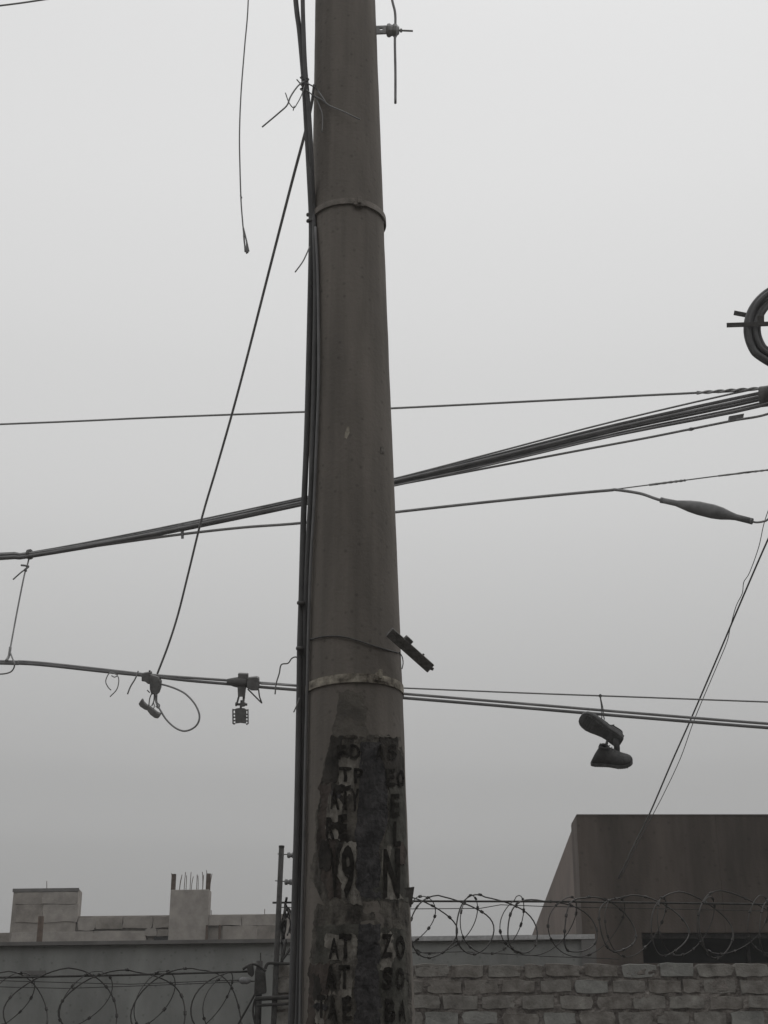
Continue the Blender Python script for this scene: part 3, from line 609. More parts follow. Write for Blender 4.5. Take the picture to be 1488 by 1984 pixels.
# suspension clamp with a slotted plate
YS = Yl(470) - 0.01
sc_ = thing('suspension_clamp', at(470, 1325, YS), 'dark suspension clamp on the low pair with a slotted plate below', 'clamp')
MB().pxprism([(461, 1305), (480, 1306), (480, 1316), (461, 1315)], YS-0.03, 0.06).build('cap', 'line_iron', sc_, bevel=0.003)
mb = MB(); mb.tube([at(440, 1320, YS), at(452, 1321.5, YS), at(462, 1322, YS), at(478, 1323.5, YS)], [5*.0032, 9*.0032, 11*.0032, 11*.0032], 12); mb.build('grip', 'line_iron', sc_, smooth=True)
MB().pxprism([(478, 1314), (496, 1312), (501, 1314), (501.5, 1331), (500, 1338), (487, 1338), (478, 1333)], YS-0.035, 0.07).build('body', 'line_iron', sc_, bevel=0.004)
mb = MB(); mb.pxprism([(460, 1330), (476, 1331), (474, 1350), (461, 1350)], YS-0.02, 0.04)
mb.pxprism([(460.5, 1350.2), (464, 1350.2), (461, 1362), (457.5, 1362)], YS-0.01, 0.02); mb.pxprism([(470, 1350.2), (474.5, 1350.2), (473, 1362), (469.5, 1362)], YS-0.01, 0.02)
mb.build('hanger', 'line_iron', sc_)
mb = MB(); mb.tube([at(456, 1364.5, YS), at(479, 1365, YS)], 2.6*.0032, 8); mb.tube([at(456, 1364.5, YS), at(459, 1364.5, YS)], 4*.0032, 6); mb.tube([at(468, 1357, YS), at(466, 1375, YS)], 2.2*.0032, 8)
mb.pxprism([(468, 1360), (475, 1362), (474, 1369), (467, 1370)], YS-.015, .03); mb.build('bolt', 'line_iron', sc_)
pt = MB(); pt.pxprism([(455, 1374), (460, 1372.5), (472, 1372.5), (477, 1375), (476.5, 1402), (466, 1400.8), (456, 1402)], YS-0.01, 0.02)
plate = pt.build('plate', 'line_iron', sc_)
for xa, xb, xc, xd, dy in ((449.8, 452, 452.1, 454.9, 0), (479.2, 481.2, 477.1, 479.1, .6)):
    mb = MB(); mb.pxprism([(xa, 1374+dy), (xb, 1374+dy), (xb+.3, 1402.5+dy), (xa+.3, 1402.5+dy)], YS-0.01, 0.02)
    for y in (1374.5, 1382.5, 1388.8, 1395.5, 1401.5):
        mb.pxprism([(xc-.3, y+dy), (xd+.3, y+dy), (xd+.3, y+2.4+dy), (xc-.3, y+2.4+dy)], YS-0.009, 0.018)
    mb.build('slotted_edge', 'line_iron', plate)
cab('wire_hook', [(480, 1335, YS), (492, 1347, YS), (505, 1360, YS), (507, 1361, YS), (503, 1350, YS), (501, 1336, YS)], 2.8, 'line_iron', None, parent=sc_, n=8)

# ------------------------------------------------------------------ sneakers
YZ = Yl(1165)
ST = [  # station along length (0 heel .. 1 toe), half width of sole, height of upper
    (0.0, .020, .050, 0.0), (0.03, .030, .078, 0.0), (0.10, .036, .092, 0), (0.2, .036, .094, 0), (0.3, .034, .088, 0), (0.40, .035, .082, .0), (0.52, .040, .072, 0), (0.65, .046, .060, 0), (0.76, .049, .051, 0), (0.86, .046, .044, 0), (0.93, .039, .037, 0), (0.98, .026, .028, 0), (1.0, .010, .018, 0)]
def sneaker(label, heel, xax, up, squash=1.0, shear=0.0, wide=1.0, Ls=0.285):
    xax = xax.normalized(); up = (up - xax*up.dot(xax)).normalized(); side = up.cross(xax)
    t = thing('sneaker', heel, label, 'sneaker', 'pair of sneakers on the wire')
    bend = lambda s: 0.018*max(0, s-0.7)/0.3
    def P(s, y, z): return heel + xax*(s*Ls + shear*max(0, z-.02)*max(0, 1-s/.45)) + side*(y*wide + 0.010*math.sin(s*3.0)) + up*(z + bend(s))
    # sole with two layers
    mb = MB(); rings = []
    for s, hw, h, _ in ST:
        flat = max(0.2, 1)
        rings.append([P(s, -hw*.94, 0), P(s, -hw*1.04, .008), P(s, -hw*1.05, .022), P(s, 0, .024), P(s, hw*1.05, .022), P(s, hw*1.04, .008), P(s, hw*.94, 0), P(s, 0, -0.001)])
    def loft(mb, rings):
        b = len(mb.v); n = len(rings[0])
        for r in rings: mb.v += r
        for i in range(len(rings)-1):
            for k in range(n):
                k2 = (k+1) % n; mb.f.append((b+i*n+k, b+i*n+k2, b+(i+1)*n+k2, b+(i+1)*n+k))
        mb.f.append(tuple(b+k for k in range(n))[::-1]); mb.f.append(tuple(b+(len(rings)-1)*n+k for k in range(n)))
    loft(mb, rings)
    for k in range(16):
        s = 0.06 + k*0.056; hw = [q for q in ST if q[0] <= s][-1][1]*0.82
        if 0.40 < s < 0.5: continue
        mb.obox(P(s, 0, -0.003), xax, side, up, 0.0048, hw, 0.003)
    mb.build('sole', 'shoe_sole', t)
    # upper, open at the collar
    mb = MB(); n = 16; rings = []
    for s, hw, h, _ in ST:
        r = []
        for k in range(n):
            a = math.pi*k/(n-1); c_, s2 = math.cos(a), math.sin(a)
            zz = .018 + (h*squash-.018)*abs(s2)**0.62
            yy = -hw*0.99*(abs(c_)**0.8)*(1 if c_ >= 0 else -1)*(1-0.25*s2 if s < .5 else 1-.1*s2)
            if s < 0.42 and s > 0.02: zz = min(zz, .018+(h*squash-.018)*(0.93))
            r.append(P(s, yy, zz))
        rings.append(r)
    b = 0
    for r in rings: mb.v += r
    for i in range(len(rings)-1):
        for k in range(n-1):
            if 1 <= i <= 4 and 5 <= k <= 9: continue      # collar opening
            mb.f.append((i*n+k, i*n+k+1, (i+1)*n+k+1, (i+1)*n+k))
    mb.f.append(tuple(range(n)))
    up_o = mb.build('upper', 'shoe_upper', t, smooth=True)
    so = up_o.modifiers.new('thick', 'SOLIDIFY'); so.thickness = 0.006; so.offset = -1
    # padded collar, tongue, heel tab and lacing
    col = [P(.05, 0, .083*squash)] + [P(s, y, z*squash) for s, y, z in ((.10, -.020, .084), (.2, -.021, .084), (.3, -.020, .080), (.37, -.014, .078), (.39, 0, .079), (.37, .014, .078), (.3, .020, .080), (.2, .021, .084), (.10, .020, .084))]
    MB().tube(catmull(col + [col[0]], 4), 0.007, 7).build('collar', 'shoe_upper', t, smooth=True)
    mb = MB(); mb.prism([P(.33, -.02, .088*squash), P(.33, .02, .088*squash), P(.29, .022, .105*squash), P(.28, 0, .11*squash), P(.29, -.022, .105*squash)], xax*0.006); mb.build('tongue', 'shoe_upper', t, bevel=0.002)
    mb = MB(); mb.prism([P(0.01, -.008, .08*squash), P(0.01, .008, .08*squash), P(0, .008, .096*squash), P(0, -.008, .096*squash)], xax*0.005); mb.build('heel_tab', 'shoe_upper', t)
    for k in range(4):
        s = 0.44 + k*0.055; z = (.084 - k*.008)*squash
        MB().tube([P(s, -.02, z-.004), P(s+.012, 0, z+.002), P(s, .02, z-.004)], 0.0028, 6).build('lace_row', 'lace', t)
    return t
# first shoe: sole turned to the viewer, toe up to the left; second: side on, toe to the right
toe1, heel1 = at(1125, 1394, YZ-.05), at(1203, 1441, YZ-.03)
sneaker('dark sneaker hanging higher, its sole turned outward', heel1, toe1-heel1, F3*0.93 + U3*0.34 + R3*0.25, 1.0, 0.0, 1.22)
toe2, heel2 = at(1221, 1480, YZ-.02), at(1146, 1474, YZ+.06)
sneaker('dark sneaker hanging lower, seen side on with its toe level', at(1146, 1480, YZ+.04), toe2-heel2, U3*0.95 - F3*0.30, 1.42, 0.5, 1.1, 0.248)
lc = thing('shoelace', at(1163, 1349, YZ-.02), 'pale knotted shoelace slung over the thin wire', 'shoelace')
for pts in ([(1162, 1346), (1163, 1352), (1165, 1366), (1166, 1382), (1166, 1392)], [(1163, 1346), (1164, 1354), (1168, 1372), (1169, 1384), (1171, 1394)]):
    cab('strand', [(x, y, YZ-.025) for x, y in pts], 2.2, 'lace', None, parent=lc)
cab('strand', [(1190, 1425, YZ-.0), (1194, 1440, YZ-.04), (1195, 1452, YZ-.03), (1192, 1468, YZ-.01)], 17, 'shoe_upper', None, parent=lc, rfun=lambda t: 1-0.3*math.sin(t*3.14))
cab('strand', [(1163, 1345, YZ-.03), (1160, 1348, YZ-.02), (1163, 1351, YZ-.03), (1166, 1348, YZ-.02), (1163, 1345, YZ-.03)], 1.6, 'lace', None, parent=lc)

# ------------------------------------------------------------------ boundary walls
YW = 10.9; PXW = mpp(1100, 1870, YW)
wz = at(1144, 1868, YW).z                        # top of the brick wall
wx0 = at(528, 1900, YW).x; wx1 = 7.0
bw = thing('brick_wall', ((wx0+wx1)/2, YW, 0), 'rough brick boundary wall under flaking grey paint topped with razor wire', 'brick wall')
BL, BH, JT = 0.242, 0.088, 0.018
rows = 9
mb = MB(); gx, gz_ = 420, 70; z0m, z1m = wz - rows*(BH+JT) + .004, wz - .012      # uneven mortar, squeezed out here and there
for k in range(gz_+1):
    for i in range(gx+1):
        x = wx0 + (4.5-wx0)*i/gx; z = z0m + (z1m-z0m)*k/gz_
        d_ = 0.010 + 0.016*noise.noise(Vector((x*7, z*14, 3))) + 0.008*noise.noise(Vector((x*28, z*40, 9)))
        mb.v.append(Vector((x, YW + max(.001, d_), z + (0.012*noise.noise(Vector((x*9, 0, 4))) if k == gz_ else 0))))
for k in range(gz_):
    for i in range(gx): a = k*(gx+1)+i; mb.f.append((a, a+1, a+gx+2, a+gx+1))
mb.build('mortar', 'mortar', bw)
MB().box(wx0, wx1, YW+0.06, YW+0.135, z0m, z1m-.004).build('mortar_core', 'mortar', bw)
vars_ = []
for i in range(14):
    mb = MB(); per = []
    hx, hz_ = BL/2, BH/2
    for x, z in ((-1, -1), (-.55, -1), (0, -1), (.5, -1), (1, -1), (1, -.1), (1, 1), (.45, 1), (0, 1), (-.5, 1), (-1, 1), (-1, .1)):
        cr = 0.006 if abs(x) == 1 and abs(z) == 1 else 0.0
        per.append((x*hx - math.copysign(cr*rnd.uniform(.2, 1.6), x)*(cr > 0) + rnd.uniform(-.008, .008), z*hz_ - math.copysign(cr*rnd.uniform(.2, 1.2), z)*(cr > 0) + rnd.uniform(-.005, .005)))
    n = len(per)
    mb.v += [Vector((x*.972, -.0575+rnd.uniform(-.002, .002), z*.93)) for x, z in per] + [Vector((x, -.046+rnd.uniform(-.003, .003), z)) for x, z in per] + [Vector((x, .0575, z)) for x, z in per]
    mb.f.append(tuple(range(n)))
    for k in range(n):
        k2 = (k+1) % n; mb.f += [(k, k2, n+k2, n+k), (n+k, n+k2, 2*n+k2, 2*n+k)]
    vars_.append(mb.mesh('brick', ('brick_paint', 'brick_paint_b', 'brick_paint', 'brick_paint_c')[i % 4]))
for r in range(rows):
    z = wz - BH/2 - r*(BH+JT) ; x = wx0 + (0.0 if r % 2 else -0.12)
    while x < 4.4:
        o = bpy.data.objects.new('brick', rnd.choice(vars_)); 
        sx = rnd.uniform(0.95, 1.03) * (0.5 if rnd.random() < 0.04 else 1)
        if x < wx0: x = wx0; sx = 0.5
        o.location = (x + BL*sx/2, YW + 0.0575 + rnd.uniform(-.006, .006), z + rnd.uniform(-.005, .005))
        o.rotation_euler = (rnd.uniform(-.03,.03), rnd.uniform(-.03,.03), rnd.uniform(-.02,.02)); o.scale = (sx, 1, rnd.uniform(.94, 1.06))
        COL.objects.link(o); o.parent = bw; o.matrix_parent_inverse = Matrix.Translation(-bw.location)
        x += BL*sx + JT*rnd.uniform(.5, 2.0)
mb = MB(); zlow = wz - rows*(BH+JT)
for r in range(int(zlow/(BH+JT))):
    z = zlow - BH/2 - r*(BH+JT); x = wx0
    while x < wx1-.1: mb.box(x, x+BL, YW, YW+.115, z-BH/2, z+BH/2); x += BL+JT
mb.build('lower_brickwork', 'brick_paint', bw, kind='stuff')
MB().box(wx0, wx1, YW+0.02, YW+0.13, -0.15, zlow).build('lower_mortar', 'mortar', bw)
# low front wall to the left
lx1 = at(505, 1950, YW).x; lz = 2.12
lw = thing('boundary_wall', ((-14+lx1)/2, YW, 0), 'low rendered boundary wall carrying the lower razor wire', 'wall')
MB().box(-14, lx1, YW, YW+0.15, -0.15, lz).build('wall', 'render_grey', lw)
MB().box(-14, lx1+.02, YW-0.03, YW+0.18, lz+.001, lz+0.05).build('coping', 'coping', lw, bevel=.006)

# razor wire
def razor(x0, x1, zc, Rr, per, amp, label, seed, yc):
    rr = random.Random(seed); t = thing('razor_wire', ((x0+x1)/2, yc, zc-Rr), label, 'razor wire')
    n_turn = (x1-x0)/per; pts = []; k = 0; steps = 40
    jit = [(rr.uniform(-.05, .05), rr.uniform(-.10, .06), rr.uniform(.75, 1.2), rr.uniform(-.02, .03)) for _ in range(int(n_turn)+3)]
    N_ = int(n_turn*steps)
    for i in range(N_):
        tt = i/steps; q = int(tt); f = tt-q; f = f*f*(3-2*f)
        a_, b_ = jit[q], jit[q+1]; J = [a_[m]+(b_[m]-a_[m])*f for m in range(4)]
        an = 2*math.pi*tt
        pts.append(Vector((x0 + tt*per + J[0] + amp*J[2]*math.sin(an) + 0.03*math.sin(2*an+seed), yc + Rr*0.8*math.sin(an+0.6), zc + J[3]*.6 + Rr*(1+J[1])*math.cos(an) + 0.012*math.sin(3*an+q))))
    MB().tube(pts, 0.0053, 5).build('core_wire', 'razor', t, smooth=True)
    p2 = []
    for i in range(N_):
        tt = i/steps; q = int(tt); an = 2*math.pi*tt
        p2.append(Vector((x0 + (tt+.37)*per - amp*0.8*math.sin(an)*(1+.2*math.sin(q*1.7)) + .05*noise.noise(Vector((tt*1.3, seed, 0))), yc - Rr*0.75*math.sin(an+0.2), zc + Rr*0.93*math.cos(an+0.5) + .012*math.sin(2*an+q))))
    MB().tube(p2, 0.0036, 5).build('core_wire', 'razor', t, smooth=True)
    mb = MB(); pts = pts + p2
    for i in range(3, len(pts)-3, 3):
        if abs(i-N_) < 5: continue
        if rr.random() < 0.45: continue
        p = pts[i]; tg = (pts[i+1]-pts[i-1]).normalized(); a_ = rr.uniform(0, 6.28); u = tg.orthogonal().normalized(); v = tg.cross(u); d = u*math.cos(a_)+v*math.sin(a_); e = tg.cross(d)
        ln = rr.uniform(.014, .026); hw = rr.uniform(.009, .014)
        mb.prism([p+tg*ln, p+d*hw, p-tg*ln, p-d*hw], e*0.002)
        mb.obox(p, tg, d, e, ln*.6, .0075, .0075)
    mb.build('barbs', 'razor', t, kind='stuff')
    return t
rt_, rb_ = at(950, 1733, YW+.06).z, at(950, 1858, YW+.06).z
razor(at(590, 1790, YW+.06).x, 5.2, (rt_+rb_)/2+.005, (rt_-rb_)/2, 0.345, 0.225, 'razor wire coil along the top of the brick wall', 5, YW+.06)
lt_, lb_ = at(300, 1878, YW+.06).z, at(300, 2022, YW+.06).z
razor(-6.5, at(500, 1900, YW+.06).x, (lt_+lb_)/2, (lt_-lb_)/2, 0.47, 0.27, 'razor wire coil over the low rendered wall', 8, YW+.06)
def rod(px, wpx, m, label, Y, cat='wire', name='tension_wire', ext=None):
    P = [at(x, y, Y) for x, y in px]; 
    MB().tube(P, wpx/2*mpp(px[0][0], px[0][1], Y), 6).build(name, m, smooth=True, label=label, cat=cat)
rod([(528, 1749), (800, 1746), (1100, 1747), (1488, 1752), (1800, 1756)], 4.2, 'iron', 'taut rod through the razor wire over the brick wall', YW+.06, 'rod')
rod([(540, 1758), (800, 1761), (930, 1760), (970, 1753), (1050, 1756), (1500, 1765), (1800, 1770)], 1.7, 'iron', 'thin fence wire just below the rod over the brick wall', YW+.1)
rod([(540, 1850), (800, 1846), (900, 1844), (1060, 1853), (1200, 1858)], 1.7, 'iron', 'thin fence wire close above the brick wall top', YW+.16)
rod([(-700, 1901), (0, 1894), (250, 1889), (490, 1882)], 4.6, 'iron', 'taut rod through the razor wire over the low rendered wall', YW+.06, 'rod')
rod([(-700, 1916), (0, 1900), (250, 1907), (480, 1898)], 1.7, 'iron', 'thin fence wire below the rod over the low rendered wall', YW+.1)
rod([(-700, 1925), (0, 1912), (130, 1915), (300, 1909), (470, 1902)], 1.7, 'iron', 'lowest thin fence wire over the low rendered wall', YW+.13)

# electric fence post between the two walls
fp = thing('fence_post', (at(536, 1950, YW+.02).x, YW-.03, 0), 'tall slim fence post with two spool insulators beside the concrete pole', 'fence post')
top = at(545.5, 1642, YW-.03); bot = at(530, 1984, YW-.03); dn = (bot-top).normalized()
MB().tube([top, bot, bot + dn*((bot.z+.1)/-dn.z)], 5.3*PXW, 10).build('pipe', 'iron', fp, smooth=True)
MB().tube([top + Vector((0,0,.0)), top + Vector((0,0,.012))], 5.8*PXW, 10).build('cap', 'iron', fp)
for (xs, y) in ((564, 1657), (559, 1709)):
    p0 = at(xs-26, y-2.5, YW-.03); p1 = at(xs+8, y, YW-.03); ins = MB().tube([p0, p1], 0.0035, 6).build('bolt', 'iron', fp)
    c = at(xs, y, YW-.03); pr = [(-8, 3), (-7, 5.5), (-3, 6), (-1, 4.2), (1, 4.2), (3, 6), (7, 5.5), (8, 3)]
    MB().tube([c + R3*(x*PXW) for x, _ in pr], [r*PXW for _, r in pr], 12).build('insulator', 'plastic_dark', fp)
for name, pts, wp in (('cross_arm', [(514, 1877), (517, 1869), (523, 1866), (540, 1867), (575, 1867)], 6.5), ('cross_arm', [(497, 1935), (575, 1931)], 9), ('cross_arm', [(498, 1948), (575, 1944)], 6),
                      ('stay', [(544, 1864), (556, 1848), (562, 1838)], 4.5), ('stay', [(545, 1860), (552, 1835), (555, 1820)], 4)):
    cab(name, [(x, y, YW-.05) for x, y in pts], wp, 'iron', None, parent=fp)
# tangle of wire ends by the post
tg_ = thing('wire_tangle', at(556, 1800, YW), 'dark tangle of bunched wire ends between the fence post and the pole', 'wire')
for q in range(9):
    r_ = random.Random(q+40); x = 549 + r_.uniform(0, 10); y = 1738 + r_.uniform(0, 50); pts = []
    for k in range(6): pts.append((x, y, YW + r_.uniform(-.06, .1))); x += r_.uniform(-6, 8); y += r_.uniform(8, 22); x = min(max(x, 546), 568)
    cab('strand', pts, r_.uniform(2.6, 5.5), 'razor', None, parent=tg_)
# end post of the lower razor wire
ep = thing('end_post', (at(503, 1950, YW+.06).x, YW+.06, lz), 'short end post with clamp and insulator on the low rendered wall', 'fence post')
a = at(503, 1862, YW+.06); MB().tube([a, Vector((a.x+.002, YW+.06, lz+.04))], 6.5*PXW, 10).build('pipe', 'iron', ep, smooth=True)
cab('spike', [(505, 1870, YW+.06), (505, 1853, YW+.06), (505, 1846, YW+.06)], 2.4, 'iron', None, parent=ep)
MB().pxprism([(478, 1871), (489, 1868), (492, 1889), (488, 1894), (480, 1888)], YW+.02, .06).build('clamp', 'iron', ep, bevel=.006)
cab('strap', [(470, 1878, YW+.03), (488, 1868, YW+.03), (502, 1872, YW+.03), (515, 1882, YW+.03)], 5, 'iron', None, parent=ep)
c = at(474, 1900, YW+.03); pr = [(-11, 2), (-9, 5), (-4, 7), (0, 6), (4, 7), (9, 5), (12, 3)]
MB().tube([c + R3*(x*PXW) for x, _ in pr], [r*PXW for _, r in pr], 12).build('insulator', 'plastic_dark', ep)
MB().tube([at(445, 1899, YW+.03), at(505, 1902, YW+.03)], .004, 6).build('bolt', 'iron', ep)
MB().pxprism([(494, 1880), (513, 1884), (516, 1925), (492, 1930)], YW+.01, .05).build('end_plate', 'iron', ep, bevel=.006)
cab('stay', [(496, 1922, YW+.05), (482, 1948, YW+.05), (464, 1980, YW+.05), (455, 2000, YW+.05)], 4, 'iron', None, parent=ep)
cab('stay', [(494, 1935, YW+.05), (490, 1960, YW+.05), (496, 1990, YW+.05)], 4.5, 'iron', None, parent=ep)

# ------------------------------------------------------------------ grey rendered house behind the walls
YG = 15.0
gx1 = at(1141, 1840, YG).x; gz = at(300, 1830, YG).z; gz2 = at(950, 1821, YG).z
gh = thing('grey_house', (-2, YG, 0), 'plain grey rendered house with dark coping behind the boundary walls', 'house')
MB().box(-16, gx1, YG, YG+4, -0.15, gz-.001).build('wall', 'render_grey', gh)
mb = MB(); xs_ = at(640, 1826, YG).x
mb.box(-16.05, xs_, YG-0.06, YG+4.05, gz, gz+0.035); mb.build('coping', 'coping', gh)
MB().box(xs_+.003, gx1+.03, YG-0.05, YG+4.05, gz+.001, gz2).build('coping', 'galv', gh)
MB().box(gx1-.10, gx1+.035, YG-0.045, YG-.001, -0.14, gz-.002).build('corner_trim', 'coping', gh)
a = at(35, 1878, YG); MB().box(a.x, a.x+.24, YG-.012, YG-.001, a.z-.04, a.z).build('vent', 'coping', gh)
a = at(72, 1772, YG+.1); b = at(72, 1832, YG+.1)
MB().tube([b - Vector((0.02, 0, .3)), a], .03, 8).build('roof_pipe', 'rust', gh, smooth=True)

# ------------------------------------------------------------------ unfinished concrete house far left
YU = 26.0
uh = thing('unfinished_house', (at(250, 1800, YU).x, YU, 0), 'unfinished bare concrete house with starter bars and a roof box', 'house')
def zz(x, y, Y=YU): return at(x, y, Y).z
def xx(x, y, Y=YU): return at(x, y, Y).x
ztop = zz(300, 1774); zbx = zz(90, 1721)
MB().box(xx(17, 1800), xx(650, 1800), YU, YU+9, -0.15, ztop).build('wall', 'bare_concrete', uh)
MB().box(-14, xx(17, 1800)-.002, YU+.05, YU+9, -0.15, zz(5, 1804)).build('wall', 'bare_concrete_b', uh)
mb = MB(); x0, x1 = xx(24, 1724), xx(152, 1722)
dr_ = ray(155, 1728); bq = EYE + dr_*((zbx-EYE.z)/dr_.z); dv = (bq.x-x1, bq.y-YU+.05, 0)
mb.prism([(x0, YU-.05, ztop-.6), (x1, YU-.05, ztop-.6), (x1, YU-.05, zbx), (x0, YU-.05, zbx)], dv); mb.build('roof_box', 'bare_concrete', uh)
MB().box(x0-.012, x1+.012, YU-.075, YU-.052, zbx-.05, zbx+.005).build('box_edge', 'coping', uh)
# courses and patched panels on the front
for i, (xa, ya, xb, yb, m, pr) in enumerate(((30, 1728, 82, 1751, 'bare_concrete', .03), (83, 1728, 150, 1751, 'bare_concrete_c', .035), (30, 1752, 80, 1786, 'bare_concrete_b', .03), (83, 1752, 150, 1786, 'bare_concrete_c', .03),
        (152, 1779, 184, 1803, 'bare_concrete_c', .04), (186, 1778, 238, 1800, 'bare_concrete_b', .03), (240, 1777, 296, 1800, 'bare_concrete', .035), (298, 1777, 333, 1800, 'bare_concrete_b', .03),
        (402, 1776, 470, 1796, 'bare_concrete_c', .03), (472, 1775, 545, 1796, 'bare_concrete_c', .035), (20, 1806, 180, 1838, 'bare_concrete_c', .045), (182, 1804, 282, 1838, 'bare_concrete_c', .04), (284, 1801, 304, 1815, 'bare_concrete_c', .06), (306, 1803, 360, 1815, 'bare_concrete_b', .03),
        (362, 1790, 402, 1815, 'bare_concrete_c', .035), (436, 1798, 500, 1838, 'bare_concrete', .03), (502, 1797, 548, 1838, 'bare_concrete_b', .03))):
    j_ = lambda a: rnd.uniform(-a, a)
    xa_, xb_, za_, zb_ = xx(xa, ya), xx(xb, yb), zz(xa, yb), zz(xa, ya); poly = []
    for u_, w_ in ((0, 0), (.35, 0), (.7, 0), (1, 0), (1, .5), (1, 1), (.65, 1), (.3, 1), (0, 1), (0, .5)):
        poly.append((xa_+(xb_-xa_)*u_ + j_(.016), YU-.052-pr*.45, za_+(zb_-za_)*w_ + j_(.014)))
    mb = MB(); mb.prism(poly, (0, .05+pr*.45, 0)); mb.build('wall_panel', m, uh, bevel=.004)
ca, cb = xx(333, 1750), xx(408, 1750); zc = zz(370, 1727)
MB().box(ca, cb, YU-.12, YU+.12, ztop-.6, zc).build('column', 'bare_concrete_c', uh, bevel=.01)
for k in range(14):
    u = (k % 7)/6; yb_ = YU - .06 + (0.12 if k >= 7 else 0); x = ca + .03 + u*(cb-ca-.06) + rnd.uniform(-.015, .015); h = rnd.uniform(.24, .34); dx = rnd.uniform(-.04, .04)
    MB().tube(catmull([Vector((x, yb_, zc-.05)), Vector((x+dx*.3, yb_, zc+h*.5)), Vector((x+dx, yb_, zc+h))], 3), 0.006, 5).build('starter_bar', 'rust', uh)
for x in (ca+.03, cb-.03):
    MB().box(x-.035, x+.035, YU-.09, YU-.03, zc+.001, zc+.27).build('shutter_board', 'rust', uh)
MB().box(xx(301, 1820), xx(399, 1820), YU-.10, YU-.055, zz(350, 1829), zz(350, 1817)).build('dark_slot', 'dark_opening', uh)
for x in (406, 431):
    MB().box(xx(x, 1810)-.018, xx(x, 1810)+.018, YU-.20, YU-.165, zz(x, 1838), zz(x, 1797)).build('small_post', 'rust', uh)
for x, y0, y1 in ((87, 1722, 1705), (514, 1776, 1764), (410, 1777, 1765)):
    MB().tube([at(x, y0+3, YU+.1), at(x, y1, YU+.1)], .006, 5).build('starter_bar', 'rust', uh)

uh.rotation_euler.z = math.radians(-4); gh.rotation_euler.z = math.radians(-5)

# ------------------------------------------------------------------ brown building at right
YB = 16.5
bx0 = at(1120, 1650, YB).x; bz = at(1300, 1581, YB).z; bx1 = bx0 + 14
bb = thing('brown_building', (bx0+3, YB, 0), 'brown block building with a long dark window strip', 'building')
og = at(1245, 1835, YB).x; oz0 = at(1300, 1866, YB).z; oz1 = at(1300, 1807, YB).z
TH = 0.5
mb = MB(); sd = 0.038   # the side wall runs back slightly skew
back = 15.0
mb.prism([(bx0, YB+.02, -.15), (bx0, YB+.02, bz-.02), (bx0+sd*back, YB+back, bz-.02), (bx0+sd*back, YB+back, -.15)], (0.3, 0, 0)); mb.build('side_wall', 'brown_side', bb)
seams = [og+.9, bx0+4.2, bx0+7, bx1]
for i in range(len(seams)-1):
    MB().box(seams[i]+(0 if i == 0 else .0015), seams[i+1]-.0015, YB+.002*i, YB+TH-.02*(i % 2), oz1, bz).build('wall_panel', 'brown_paint', bb, bevel=.002)
mb = MB(); mb.prism([(bx0, YB-.001, -.15), (og, YB-.001, -.15), (og, YB-.001, oz1), (og+.898, YB-.001, oz1), (og+.898, YB-.001, bz), (bx0, YB-.001, bz)], (0, TH, 0)); mb.build('wall_panel', 'brown_paint', bb)
MB().box(og+.002, bx1, YB+.003, YB+TH, -.15, oz0).build('wall_panel', 'brown_paint', bb)
MB().box(og+.001, bx1, YB+TH-.06, YB+TH-.02, oz0+.001, oz1-.003).build('window_strip', 'dark_opening', bb)
MB().box(og+.003, bx1, YB+.06, YB+.10, oz1-.05, oz1-.004).build('window_head', 'iron', bb)
for k in range(6): MB().box(og+1.2+k*1.6, og+1.24+k*1.6, YB+TH-.10, YB+TH-.062, oz0+.001, oz1-.003).build('mullion', 'iron', bb)
MB().box(bx0+.004, bx1, YB-.006, YB+TH, bz+.001, bz+.018).build('roof_edge', 'brown_paint', bb)
MB().box(bx0+.5, bx1, YB+TH, YB+back, bz-.3, bz-.2).build('roof', 'coping', bb)
MB().box(bx0+.5, bx1, YB+back-.3, YB+back, -.15, bz-.31).build('rear_wall', 'brown_side', bb)
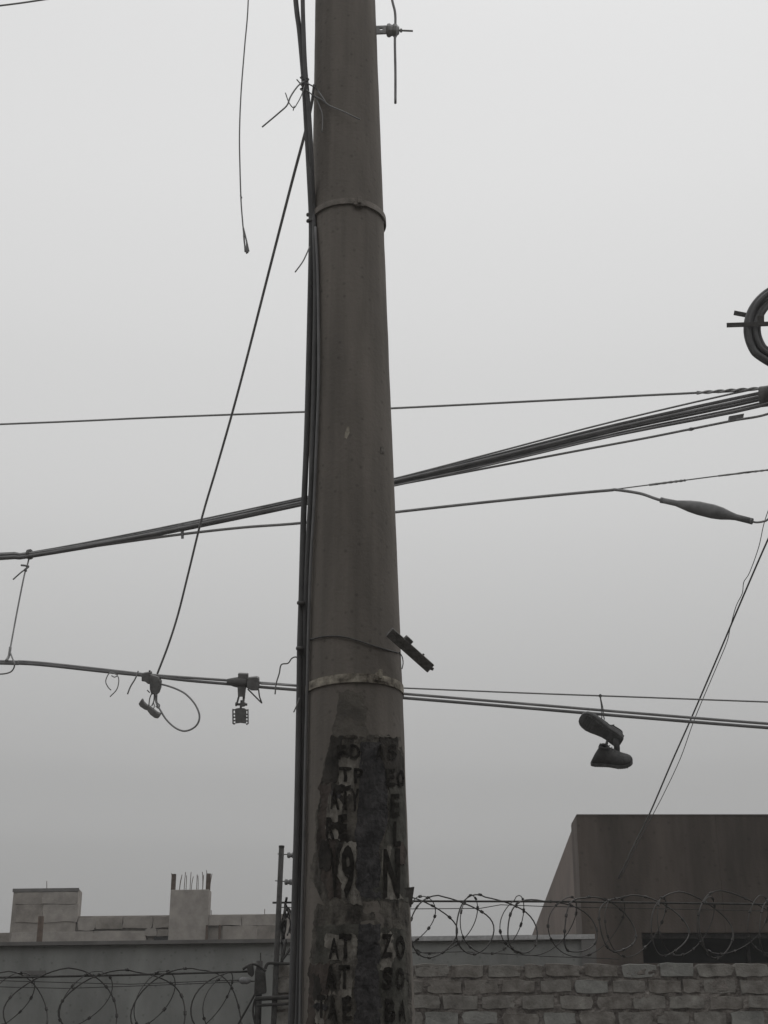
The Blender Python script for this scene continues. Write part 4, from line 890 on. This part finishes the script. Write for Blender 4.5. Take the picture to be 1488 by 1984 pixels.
MB().box(bx1-.3, bx1-.002, YB+TH, YB+back-.31, -.15, bz-.31).build('far_side_wall', 'brown_side', bb)
# drop wires to the brown building
def Yd(y): return 7.45 + (y-900)/(1700-900)*(YB-7.45)
cab('drop_cable', [Vector((P2x-.14, 7.5, at(1640, 740, 7.5).z)), (1580, 850, 7.44), (1540, 935, 7.6), (1488, 1045, Yd(1045)), (1438, 1160, Yd(1160)), (1385, 1285, Yd(1285)), (1340, 1390, Yd(1390)), (1300, 1480, Yd(1480)), (1258, 1578, Yd(1578)), (1225, 1645, Yd(1645)), (1198, 1702, YB-.02)], 3.6, 'line_iron', 'dark drop cable running down to the brown building', 'cable', n=5, rfun=lambda t: 0.62+0.55*t-.5*max(0,t-.8))
cab('drop_wire', [Vector((P2x-.14, 7.5, at(1640, 760, 7.5).z)), (1560, 850, 7.44), (1508, 945, 7.46), (1482, 1008, Yd(1008)), (1470, 1060, Yd(1060)), (1452, 1110, Yd(1110)), (1441, 1128, Yd(1128)), (1438, 1150, Yd(1150)), (1426, 1175, Yd(1175)), (1415, 1215, Yd(1215)), (1408, 1245, Yd(1245)), (1385, 1300, Yd(1300)), (1345, 1395, Yd(1395)), (1318, 1470, Yd(1470)), (1285, 1540, Yd(1540)), (1263, 1582, Yd(1582)), (1230, 1645, Yd(1645)), (1202, 1702, YB-.02)], 1.7, 'line_iron', 'kinked thin wire trailing beside the dark drop cable', 'wire', n=5, rfun=lambda t: 0.7+0.5*t)

# ------------------------------------------------------------------ haze
mh = bpy.data.materials.new('haze'); mh.use_nodes = True; t = mh.node_tree; t.nodes.clear()
o_ = t.nodes.new('ShaderNodeOutputMaterial'); pv = t.nodes.new('ShaderNodeVolumePrincipled'); pv.inputs['Color'].default_value = (0.93, 0.935, 0.94, 1); pv.inputs['Density'].default_value = 0.0022; pv.inputs['Anisotropy'].default_value = 0.2
t.links.new(pv.outputs[0], o_.inputs['Volume']); M['haze'] = mh
MB().box(-151, 151, -151, 151, -1.2, 12.0).build('haze', 'haze', label='thin grey fog hanging over the whole street', cat='haze', kind='stuff')
